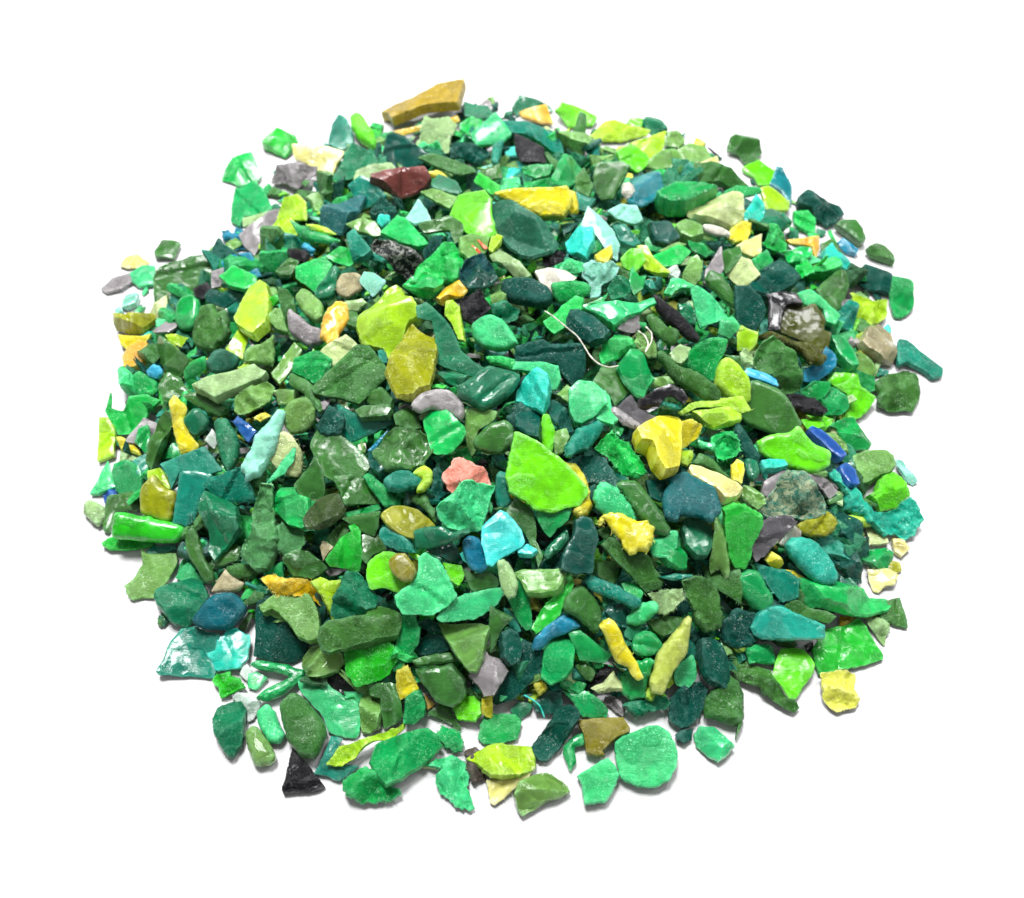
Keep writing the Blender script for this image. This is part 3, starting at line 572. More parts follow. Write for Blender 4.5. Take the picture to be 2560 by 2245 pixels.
l F^^|70 52,80 51,90 52,97 60,101 66,98 78,90 86,84 98,78 98,68 84,62 77,64 68|vivid lime kite-shaped flake, lower right rim
gr F^^|110 34,130 30,141 23,148 30,153 38,158 48,164 57,163 62,150 66,138 69,125 71,106 76,101 65,99 52,104 44|large grass green creased fan flake on the lower right rim
yl X^|106 76,120 72,132 70,140 75,137 88,140 98,138 106,125 108,119 111,112 105,108 92|pale yellow crumpled square flake standing out at the lower right
f X^|20 60,36 54,42 60,45 66,62 68,66 82,74 94,84 98,87 104,80 111,68 104,54 95,45 86,34 82,26 74|dark sage rugged strip beneath the lime kite-shaped flake
em C^^|37 50,55 48,62 50,68 57,66 64,48 64,42 66,40 58|small emerald boxy chip above the dark sage rugged strip
f X^|0 95,15 85,25 76,33 82,36 95,35 108,32 125,28 136,30 122,20 120,0 115|draped sage sheet with a thin tail at the lower right, by blue-black blob
f C|60 44,80 43,85 48,80 52,68 50|-
k C|92 48,101 44,100 52,94 57|-
s X|146 24,155 20,168 30,170 33,166 42,163 50,158 46,152 35|clear grey-green crumpled film right of the grass green fan flake
"""
WORLD = 0.24
KEY = (-18, 70, 2.75, 14)
BACK = (70, 42, .3, 12)
BOX = 1300
EXPO = 0.0
import bpy, math, random
import numpy as np
from mathutils import Vector, noise
from mathutils.geometry import delaunay_2d_cdt

random.seed(11)
rng = np.random.default_rng(7)
scene = bpy.context.scene
COL = scene.collection

# ------------------------------------------------------------------ camera (1 unit = 1 cm)
FPX = 2750.0
ELEV = math.radians(57)
DIST = 23.0
CAM = np.array([0, -DIST*math.cos(ELEV) - 1.1, DIST*math.sin(ELEV)])
FW = np.array([0, math.cos(ELEV), -math.sin(ELEV)])
UP = np.array([0, math.sin(ELEV), math.cos(ELEV)])
RT = np.array([1.0, 0, 0])
cam_d = bpy.data.cameras.new('camera'); cam = bpy.data.objects.new('camera', cam_d); COL.objects.link(cam)
cam.location = CAM; cam.rotation_euler = (math.pi/2 - ELEV, 0, 0)
cam_d.sensor_width = 36; cam_d.lens = FPX/2560*36
cam_d.clip_start = .5; cam_d.clip_end = 2000
cam_d.dof.use_dof = True; cam_d.dof.focus_distance = 20.3; cam_d.dof.aperture_fstop = .25
scene.camera = cam
scene.unit_settings.scale_length = 0.01

def ray(X, Y):
    d = FW + RT*((X-1280)/FPX) + UP*((1122.5-Y)/FPX)
    return d/np.linalg.norm(d)

# ------------------------------------------------------------------ shape of the pile
FILL = [(980,290),(1200,260),(1480,300),(1680,350),(1930,470),(2110,650),(2210,760),(2230,900),(2170,1010),(2160,1100),
        (2200,1200),(2180,1350),(2170,1500),(2080,1560),(1960,1600),(1880,1680),(1740,1720),(1640,1780),(1500,1770),
        (1330,1780),(1200,1770),(1080,1760),(930,1780),(800,1730),(680,1620),(560,1540),(470,1450),(400,1370),(300,1270),
        (280,1150),(300,1000),(340,800),(400,700),(560,630),(640,540),(690,440),(850,350)]
def floor_hit(X, Y, z=0.0):
    d = ray(X, Y); t = (z-CAM[2])/d[2]; return CAM + d*t
fb = np.array([floor_hit(x, y)[:2] for x, y in FILL])
CX, CY = fb.mean(0)
fa = np.arctan2(fb[:,1]-CY, fb[:,0]-CX); fr = np.hypot(fb[:,0]-CX, fb[:,1]-CY)
o = np.argsort(fa); fa, fr = fa[o], fr[o]
HTOP = 2.1
def rho(x, y):
    a = np.arctan2(y-CY, x-CX); R = np.interp(a, fa, fr, period=2*math.pi)
    return np.hypot(x-CX, y-CY)/R
def height(x, y):
    q = rho(x, y)
    return HTOP*np.clip(1-q**1.9, 0, 1)
def hit(X, Y):
    d = ray(X, Y); t = (-CAM[2]+4)/d[2]
    for _ in range(400):
        p = CAM + d*t
        if p[2] <= height(p[0], p[1]): break
        t += 0.03
    return CAM + d*t
def surf_normal(x, y):
    e = .3
    gx = (height(x+e,y)-height(x-e,y))/(2*e); gy = (height(x,y+e)-height(x,y-e))/(2*e)
    n = np.array([-gx, -gy, 1.0]); return n/np.linalg.norm(n)

# ------------------------------------------------------------------ materials
def lin(h):
    c = [int(h[i:i+2],16)/255 for i in (0,2,4)]; g_ = .3*c[0]+.6*c[1]+.1*c[2]; c = [min(1, max(.015, g_+(v-g_)*1.08)) for v in c]
    return [((v+.055)/1.055)**2.4 if v > .04045 else v/12.92 for v in c]
PAL = dict(
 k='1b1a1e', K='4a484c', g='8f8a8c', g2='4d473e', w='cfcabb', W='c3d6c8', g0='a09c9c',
 dt='004a3e', t='067c66', T='27c2ae', b='0a7c9a', b2='065c66', b3='045a5c', T2='3ac6c2', T3='1f9c88', yl='dadc5e', G2='a08804', t2='0a7880', B='1f559c', sb='35a3c6',
 fd='24502a', f='3c7030', o='6c9a4c', s='93b27a', ps='b7c88a', ps2='b4c25a', em='08964c', e='18b252', m='3fbd78',
 gr='1fb428', l='6cda16', L='a6d426', y='dcd022', py='e8e08e', G='dcb40c', ol='93980a', ol2='7c7a06',
 **{'or':'f0b23e','or2':'e8561c'}, br='6e3a36', pk='eda090', db='484e0c', db2='78700a', dm='3c4c28', dg='0c6e4a',
 sl='2a6466', sg='28664f', ds='104a4c', tn='a8a07c', aq='8fd4bc', fz='4d8a50', mt='5d8c70', bw='50544f')
PAL['lace'] = '1ea88c'
TRANS = {'T2','aq','W','T','m','lace','py','s','mt'}
mats = {}
def material(c, fin):
    key = (c, fin)
    if key in mats: return mats[key]
    m = bpy.data.materials.new('plastic_%s_%s' % (c, fin)); m.use_nodes = True
    nt = m.node_tree; N = nt.nodes; L = nt.links; N.clear()
    out = N.new('ShaderNodeOutputMaterial'); P = N.new('ShaderNodeBsdfPrincipled'); L.new(P.outputs[0], out.inputs[0])
    base = lin(PAL[c]); lum = .3*base[0]+.6*base[1]+.1*base[2]; of_ = .02+.24*math.sqrt(lum)
    tint = (.7, 1.0, .92) if base[1] > base[0]*1.5 else (1, 1, .95)
    hi = [min(1, v*1.35+of_*t_) for v, t_ in zip(base, tint)]
    if fin == 'burr': base = hi
    tc = N.new('ShaderNodeTexCoord'); oi = N.new('ShaderNodeObjectInfo')
    add = N.new('ShaderNodeVectorMath'); add.operation = 'ADD'
    sc = N.new('ShaderNodeVectorMath'); sc.operation = 'SCALE'; sc.inputs[3].default_value = 1.0
    mr = N.new('ShaderNodeMath'); mr.operation = 'MULTIPLY'; mr.inputs[1].default_value = 40
    L.new(oi.outputs['Random'], mr.inputs[0])
    L.new(tc.outputs['Object'], add.inputs[0]); L.new(mr.outputs[0], add.inputs[1])
    co = add.outputs[0]
    def nz(scale, det=3, rough=.55, dist=0.0, vec=None):
        n = N.new('ShaderNodeTexNoise'); n.inputs['Scale'].default_value = scale; n.inputs['Detail'].default_value = det
        n.inputs['Roughness'].default_value = rough; n.inputs['Distortion'].default_value = dist
        L.new(vec or co, n.inputs['Vector']); return n.outputs['Fac']
    def ramp(src, a, b, lo=0.0, hi_=1.0):
        r = N.new('ShaderNodeMapRange'); r.inputs[1].default_value = a; r.inputs[2].default_value = b
        r.inputs[3].default_value = lo; r.inputs[4].default_value = hi_; r.interpolation_type = 'SMOOTHSTEP'
        L.new(src, r.inputs[0]); return r.outputs[0]
    def mul(a, b):
        x = N.new('ShaderNodeMath'); x.operation = 'MULTIPLY'
        for i, v in enumerate((a, b)):
            if isinstance(v, (int, float)): x.inputs[i].default_value = v
            else: L.new(v, x.inputs[i])
        return x.outputs[0]
    def mix(f, A, B, blend='MIX'):
        x = N.new('ShaderNodeMix'); x.data_type = 'RGBA'; x.blend_type = blend
        if isinstance(f, (int, float)): x.inputs[0].default_value = f
        else: L.new(f, x.inputs[0])
        for i, v in ((6, A), (7, B)):
            if isinstance(v, (list, tuple)): x.inputs[i].default_value = (*v[:3], 1)
            else: L.new(v, x.inputs[i])
        return x.outputs[2]
    # pigment streaks and per-piece shift
    hs = N.new('ShaderNodeHueSaturation'); hs.inputs['Color'].default_value = (*base, 1)
    L.new(ramp(oi.outputs['Random'], 0, 1, .494, .506), hs.inputs['Hue'])
    L.new(ramp(nz(2.2, 3, .6, .6), .3, .7, .72, 1.22), hs.inputs['Value'])
    colr = hs.outputs[0]
    # scratches: strongly stretched noise in two directions
    mp = N.new('ShaderNodeMapping'); mp.inputs['Rotation'].default_value = (.3, .2, .9); mp.inputs['Scale'].default_value = (3, 26, 9)
    L.new(co, mp.inputs[0]); s1 = nz(1.6, 3, .6, .3, mp.outputs[0])
    patch = ramp(nz(1.5, 2, .5, .4), .44, .60)
    fine = nz(15, 4, .8, 1.2)
    ridge = N.new('ShaderNodeTexNoise'); ridge.noise_type = 'RIDGED_MULTIFRACTAL'; ridge.inputs['Scale'].default_value = 2.6
    ridge.inputs['Detail'].default_value = 3; ridge.inputs['Distortion'].default_value = .8; L.new(co, ridge.inputs['Vector'])
    rg = ridge.outputs['Fac']
    if fin == 'frost':
        fr_ = mul(ramp(fine, .555, .59), ramp(nz(1.9, 2, .5), .40, .60, .12, 1))
        colr = mix(mul(fr_, .75), colr, hi)
        colr = mix(mul(mul(ramp(s1, .56, .64), patch), .5), colr, hi)
    elif fin == 'rough':
        fr_ = mul(ramp(nz(13, 4, .8, 1.8), .54, .61), ramp(nz(2.6, 2, .5), .32, .6, .2, 1))
        colr = mix(mul(fr_, .7), colr, hi)
    else:
        colr = mix(mul(mul(ramp(s1, .57, .65), patch), .35), colr, hi)
        colr = mix(mul(mul(ramp(fine, .56, .62), patch), .5), colr, hi)
    colr = mix(mul(mul(ramp(rg, 1.25, 1.9), ramp(nz(6, 3, .7), .45, .62)), .38), colr, hi)
    colr = mix(mul(mul(ramp(nz(13, 5, .75, 2.2), .52, .60), ramp(nz(1.7, 2, .5, .3), .50, .60)), .55), colr, hi)  # crinkled patches paled in the colour to imitate white glints
    if fin in ('frost','rough') and c not in ('pk','bw'):      # crisp pale nicks
        pale = [min(1, v*1.3+of_*1.3+.13) for v in base]
        nk = mul(ramp(nz(21, 3, .75, .6), .575, .61), ramp(nz(2.3, 3, .6, .5), .52, .60))
        colr = mix(mul(nk, .85), colr, pale)
    if c == 'bw':
        v = nz(7, 4, .7, 1.2); colr = mix(ramp(v, .50, .60), (.02,.024,.024), (.36,.38,.34))
    if c == 'mt':
        colr = mix(ramp(nz(8, 5, .8, .8), .40, .62), (.03,.17,.12), (.40,.46,.28))
    if c == 'pk':
        colr = mix(ramp(nz(11, 5, .7, 2.5), .56, .64), lin('ef9a88'), lin('c9412c'))
    # worn, stress-whitened edges
    geo = N.new('ShaderNodeNewGeometry')
    colr = mix(mul(mul(ramp(geo.outputs['Pointiness'], .515, .59), ramp(nz(9, 3, .7), .38, .54)), .85), colr, hi)
    L.new(colr, P.inputs['Base Color'])
    ra, rb = {'gloss':(.06,.22), 'frost':(.16,.36), 'rough':(.18,.36), 'burr':(.3,.5)}[fin]
    L.new(ramp(nz(5, 3, .6), .35, .65, ra, rb), P.inputs['Roughness'])
    P.inputs['IOR'].default_value = 1.53
    P.inputs['Coat Weight'].default_value = .25 if fin == 'gloss' else 0; P.inputs['Coat Roughness'].default_value = .09
    P.inputs['Specular IOR Level'].default_value = (.45 if fin == 'gloss' else .2)*(.6 if lum < .09 else 1)
    P.inputs['Subsurface Weight'].default_value = .0 if c in ('k','K','g2','dt','br') else (.45 if c in TRANS else .12)
    P.inputs['Subsurface Radius'].default_value = [max(.15, v)*1.0 for v in base]
    P.inputs['Subsurface Scale'].default_value = .16
    # surface relief, crinkled in the patches whose white glints are painted into the colour
    wr = nz(13, 5, .75, 2.2); wm = ramp(nz(1.7, 2, .5, .3), .50, .60)
    b0 = N.new('ShaderNodeBump'); b0.inputs['Distance'].default_value = .06
    b0.inputs['Strength'].default_value = {'gloss':.7,'frost':.6,'rough':.9,'burr':.1}[fin]
    L.new(mul(wr, wm), b0.inputs['Height'])
    b1 = N.new('ShaderNodeBump'); b1.inputs['Distance'].default_value = .05
    b1.inputs['Strength'].default_value = {'gloss':.16,'frost':.25,'rough':.7,'burr':.1}[fin]
    L.new(nz(4.5, 4, .6, 1.2), b1.inputs['Height']); L.new(b0.outputs[0], b1.inputs['Normal'])
    b2 = N.new('ShaderNodeBump'); b2.inputs['Distance'].default_value = .012
    b2.inputs['Strength'].default_value = {'gloss':.3,'frost':.8,'rough':1.0,'burr':.1}[fin]
    L.new(nz(30, 4, .7, .5), b2.inputs['Height']); L.new(b1.outputs[0], b2.inputs['Normal'])
    b3 = N.new('ShaderNodeBump'); b3.inputs['Distance'].default_value = .01; b3.inputs['Strength'].default_value = .5
    L.new(s1, b3.inputs['Height']); L.new(b2.outputs[0], b3.inputs['Normal'])
    b4 = N.new('ShaderNodeBump'); b4.inputs['Distance'].default_value = .025; b4.inputs['Strength'].default_value = .3
    L.new(rg, b4.inputs['Height']); L.new(b3.outputs[0], b4.inputs['Normal'])
    L.new(b4.outputs[0], P.inputs['Normal'])
    mats[key] = m
    return m

# ------------------------------------------------------------------ one piece of plastic as a closed mesh
def resample(P, s):
    out = []
    n = len(P)
    for i in range(n):
        a, b = P[i], P[(i+1) % n]; L = np.linalg.norm(b-a); k = max(1, int(round(L/s)))
        for j in range(k): out.append(a+(b-a)*j/k)
    return np.array(out)
def chaikin(P, r):
    out = []
    n = len(P)
    for i in range(n):
        a, b, c = P[i-1], P[i], P[(i+1) % n]
        out.append(b+(a-b)*r); out.append(b+(c-b)*r)
    return np.array(out)
def inside(pts, P):
    c = np.zeros(len(pts), bool); n = len(P); j = n-1
    for i in range(n):
        xi, yi = P[i]; xj, yj = P[j]
        if yi != yj:
            c ^= ((yi > pts[:,1]) != (yj > pts[:,1])) & (pts[:,0] < (xj-xi)*(pts[:,1]-yi)/(yj-yi)+xi)
        j = i
    return c
def seg_dist(pts, P):
    A = P; B = np.roll(P, -1, 0); d = B-A; L2 = (d**2).sum(1)+1e-12
    t = np.clip(((pts[:,None,:]-A[None])*d[None]).sum(2)/L2, 0, 1)
    q = A[None]+t[...,None]*d[None]
    return np.sqrt(((pts[:,None,:]-q)**2).sum(2)).min(1)
def fnoise(X, Y, Z, f, seed, octv=3):
    off = seed*3.71
    return np.array([noise.fractal(Vector((x*f+off, y*f-off, z*f+off*.5)), 1.0, 2.0, octv) for x, y, z in zip(X, Y, Z)])

def piece_mesh(poly, T, style, seed, s=.055, ragged=False, burrs=0, plain=False, crease=None, rnd=False):
    """closed shell over the 2-D outline; returns verts (n,3) and faces"""
    r = np.random.default_rng(seed)
    P = np.array(poly, float)
    if ((P[:,0]*np.roll(P[:,1],-1)-np.roll(P[:,0],-1)*P[:,1]).sum()) < 0: P = P[::-1]
    P = chaikin(P, .17 if rnd else {'F':.05,'C':.06,'S':.12,'X':.08}[style])
    if style in 'CS' or rnd: P = chaikin(P, .22)
    P = resample(P, s)
    # uneven outline
    amp = {'F':.012,'C':.014,'S':.012,'X':.028}[style]
    nx = fnoise(P[:,0], P[:,1], 0*P[:,0], 3.5, seed, 4); ny = fnoise(P[:,0], P[:,1], 0*P[:,0]+9, 3.5, seed+5, 4)
    P = P + np.c_[nx, ny]*amp*1.6
    if r.random() < .5 or style == 'X':      # torn edge with small teeth
        hf = fnoise(P[:,0], P[:,1], 0*P[:,0]+3, 14, seed+2, 2)
        cen = P.mean(0); dd = P-cen; dd /= np.linalg.norm(dd, axis=1)[:,None]+1e-9
        P = P + dd*(hf*(.04 if ragged else .016))[:,None]
    lo, hi = P.min(0), P.max(0)
    gs = s*1.15
    gx, gy = np.meshgrid(np.arange(lo[0], hi[0], gs), np.arange(lo[1], hi[1], gs))
    G = np.c_[gx.ravel(), gy.ravel()] + r.uniform(-.3, .3, (gx.size, 2))*gs
    G = G[inside(G, P)] if len(G) else G
    if len(G):
        G = G[seg_dist(G, P) > s*.55]
    n = len(P)
    allp = [Vector(p) for p in P] + [Vector(p) for p in G]
    vo, eo, fo, ov, oe, of = delaunay_2d_cdt(allp, [(i, (i+1) % n) for i in range(n)], [list(range(n))], 1, 1e-5)
    V = np.array([(v.x, v.y) for v in vo]); F = [tuple(f) for f in fo]
    if not F: return None
    # boundary edges
    ec = {}
    for f in F:
        for i in range(3):
            a, b = f[i], f[(i+1) % 3]; ec[(a, b)] = 1
    bnd = [(a, b) for (a, b) in ec if (b, a) not in ec]
    bv = set(a for a, b in bnd) | set(b for a, b in bnd)
    d = seg_dist(V, P); isb = np.array([i in bv for i in range(len(V))]); d[isb] = 0
    rin = max(d.max(), .03)
    T = min(T, rin*1.9)
    if style == 'F': b = min(T*.5, rin)
    elif style == 'S': b = rin
    else: b = min(rin, max(T*.38, .07))
    edge = {'F':.7,'C':.6,'S':.38,'X':.5}[style]
    if style == 'C' and not rnd: edge = .84; b = min(rin, .05)
    prof = edge+(1-edge)*np.sqrt(np.clip(1-(1-np.minimum(d/b, 1))**2, 0, 1))
    zt = T/2*prof; zb = -T/2*prof
    c0 = V.mean(0); q = V-c0; ext = max(np.ptp(V[:,0]), np.ptp(V[:,1]))
    if style in 'CX' or (style == 'F' and r.random() < .45):
        k = 5 if style == 'C' else (4 if style == 'X' else 2)
        if rnd: k = 0
        elif plain: k = 0
        for _ in range(k):                     # flat cuts, like a granulator blade leaves
            a = r.uniform(0, 2*math.pi); dr = np.array([math.cos(a), math.sin(a)])
            sl = r.uniform(.2, 1.0) if style != 'F' else r.uniform(.08, .3)
            reach = (q@dr); off = T/2 - sl*(reach - np.quantile(reach, r.uniform(.3, .85)))
            zt = np.minimum(zt, np.maximum(off, -T*.22*prof))
    if style == 'S':
        pass
    # warp
    a = r.uniform(0, math.pi); dr = np.array([math.cos(a), math.sin(a)])
    bend = r.normal(0, .10 if style == 'F' else .05)/max(ext, .4)
    w = bend*(q@dr)**2*2 + r.normal(0, .02)*(q@dr)
    am = {'F':.014,'C':.014,'S':.012,'X':.075}[style]
    n1 = fnoise(V[:,0], V[:,1], 0*d, 2.6, seed+11, 4)
    n2 = fnoise(V[:,0], V[:,1], 0*d+5, 9, seed+17, 3)
    if plain: am *= .6
    if style == 'X': n1 = -np.abs(n1)*1.6+.3
    fade = np.minimum(d/(.05), 1)*.85+.15
    pm = np.clip(fnoise(V[:,0], V[:,1], 0*d+2, 1.6, seed+23, 2)*3+.35, 0, 1.3)
    zt = zt + am*n1*fade + (.007+am*.3)*n2*fade*pm; zb = zb + am*n1*.4*fade
    # a groove or crease on some
    if (r.random() < .35 and style in 'FC' and not plain) if crease is None else crease:
        a = r.uniform(0, math.pi); dr = np.array([math.cos(a), math.sin(a)]); u = q@dr - r.normal(0, ext*.12)
        u = u + .04*fnoise(V[:,0], V[:,1], 0*d, 3, seed+3, 2)
        zt = zt - r.uniform(.3, .6)*.09*np.exp(-(u/.05)**2)*fade + .015*np.exp(-((u-.09)/.05)**2)
    zb = np.minimum(zb, zt-.012)
    zt = zt+w; zb = zb+w
    nv = len(V)
    verts = np.r_[np.c_[V, zt], np.c_[V, zb]]
    faces = [f for f in F] + [(f[2]+nv, f[1]+nv, f[0]+nv) for f in F]
    # mid ring for the side wall so that it shades as a cut edge
    ring = {}
    mid = []
    for v in bv:
        ring[v] = len(verts)+len(mid)
        p = V[v]; nrm = (p-c0); nrm = nrm/(np.linalg.norm(nrm)+1e-9)
        mid.append((p[0]+nrm[0]*T*.06+r.normal(0, .004), p[1]+nrm[1]*T*.06+r.normal(0, .004), (zt[v]+zb[v])/2))
    verts = np.r_[verts, np.array(mid)]
    for a, b_ in bnd:
        faces.append((b_, a, ring[a], ring[b_])); faces.append((ring[b_], ring[a], a+nv, b_+nv))
    nmain = len(faces)
    # torn whiskers along the cut edge
    bl = list(bv); hv = []; base_n = len(verts)
    spots = r.random(3)*len(bl)
    border = sorted(bl, key=lambda v: math.atan2(V[v][1]-c0[1], V[v][0]-c0[0]))
    for h in range(burrs):
        j = int((spots[h % 3]+r.normal(0, len(bl)*.07)))%len(bl) if h % 4 else r.integers(len(bl))
        vtx = border[j]; p = np.array([V[vtx][0], V[vtx][1], (zt[vtx]+zb[vtx])/2+r.uniform(-.01, .03)])
        out = np.array([p[0]-c0[0], p[1]-c0[1], 0]); out /= np.linalg.norm(out)+1e-9
        dvec = out*.6 + r.normal(0, .8, 3); dvec /= np.linalg.norm(dvec)
        curl = r.normal(0, 1, 3); L_ = r.uniform(.03, .09)*(1.3 if ragged else 1); w_ = r.uniform(.004, .009)
        K = 5
        for i in range(K):
            a_ = np.cross(dvec, (.3, .2, 1)); a_ /= np.linalg.norm(a_)+1e-9; b2_ = np.cross(dvec, a_)
            ww = w_*(1-i/K*.8)
            for q_ in range(3):
                an = q_*2.0944; hv.append(p+(a_*math.cos(an)+b2_*math.sin(an))*ww)
            p = p+dvec*L_/K; dvec = dvec+curl*.5; dvec /= np.linalg.norm(dvec)
        for i in range(K-1):
            for q_ in range(3):
                x0_ = base_n+len(hv)-3*K+i*3
                faces.append((x0_+q_, x0_+(q_+1)%3, x0_+3+(q_+1)%3, x0_+3+q_))
    if hv: verts = np.r_[verts, np.array(hv)]
    return verts, faces, nmain

def tube_mesh(pts, rad, seed):
    r = np.random.default_rng(seed); pts = np.array(pts); K = 8
    # smooth the path
    t = np.linspace(0, len(pts)-1, (len(pts)-1)*6+1); C = np.c_[[np.interp(t, range(len(pts)), pts[:,i]) for i in range(3)]].T
    for _ in range(3): C[1:-1] = (C[:-2]+C[1:-1]*2+C[2:])/4
    vs = []; fs = []
    for i, p in enumerate(C):
        tg = C[min(i+1, len(C)-1)]-C[max(i-1, 0)]; tg /= np.linalg.norm(tg)
        a = np.cross(tg, (0, 0, 1.0)); a /= np.linalg.norm(a)+1e-9; b = np.cross(tg, a)
        rr = rad*(1+.15*math.sin(i*1.3))*(.35 if i in (0, len(C)-1) else 1)
        for k in range(K):
            an = 2*math.pi*k/K; vs.append(p+(a*math.cos(an)+b*math.sin(an))*rr)
    for i in range(len(C)-1):
        for k in range(K):
            fs.append((i*K+k, i*K+(k+1) % K, (i+1)*K+(k+1) % K, (i+1)*K+k))
    fs.append(tuple(range(K))[::-1]); fs.append(tuple((len(C)-1)*K+k for k in range(K)))
    return np.array(vs), fs

def make_obj(name, verts, faces, mat_list, idx=None, loc=(0,0,0), sharp=26):
    me = bpy.data.meshes.new(name); me.from_pydata([tuple(v) for v in verts], [], faces)
    for m in mat_list: me.materials.append(m)
    if idx is not None: me.polygons.foreach_set('material_index', np.array(idx, dtype=np.int32))
    me.polygons.foreach_set('use_smooth', np.ones(len(me.polygons), bool))
    me.set_sharp_from_angle(angle=math.radians(sharp))
    me.update()
    ob = bpy.data.objects.new(name, me); ob.location = loc; COL.objects.link(ob); return ob

# ------------------------------------------------------------------ read the traced pieces
THICK = {'F':.10, 'C':.36, 'S':.2, 'X':.26}
def parse(data):
    out = []; x0 = y0 = 0
    for ln in data.strip().splitlines():
        ln = ln.strip()
        if not ln: continue
        if ln[0] == '@': x0, y0 = map(float, ln[1:].split()); continue
        h, p, lab = ln.split('|'); c, st = h.split()
        lift = st.count('^'); st = st[0]
        pts = [tuple(map(float, a.split())) for a in p.split(',') if a.strip()]
        pts = [(x0+a*2.7397, y0+b*2.7397) for a, b in pts]
        out.append((c, st, lift, pts, lab))
    return out

def finish(c, st, lab, seed):
    l = lab.lower()
    if c in ('b3','G2','db2') or 'squashed' in l: return 'frost'
    if any(w in l for w in ('crust','rough','shaggy','fuzzy','ragged','scorched','burnt','crumpled','rock','pitted','scratched','speckled','charred')) or c in ('fz',): return 'rough'
    if any(w in l for w in ('frost','dusty','scuff','worn','dark teal')): return 'frost'
    if any(w in l for w in ('gloss','smooth','silver','wax','clear')): return 'gloss'
    if st == 'X': return 'rough'
    return 'frost' if random.Random(seed*7).random() < .25 else 'gloss'

stuff_v = []; stuff_f = []; stuff_m = []; stuff_mats = []; stuff_n = 0
def to_stuff(verts, faces, mat):
    global stuff_n
    if mat not in stuff_mats: stuff_mats.append(mat)
    i = stuff_mats.index(mat)
    stuff_v.append(verts); stuff_f.extend([tuple(a+stuff_n for a in f) for f in faces]); stuff_m.extend([i]*len(faces)); stuff_n += len(verts)

NAMES = {'F':('plastic_flake','plastic flake','flat green plastic flakes lying in the pile'),
         'C':('plastic_chunk','plastic chunk','thick plastic chunks lying in the pile'),
         'S':('plastic_sliver','plastic sliver','narrow plastic slivers in the pile'),
         'X':('plastic_scrap','plastic scrap','rough crumpled plastic scraps in the pile'),
         'T':('plastic_fibre','plastic fibre','thin plastic fibres on the pile')}

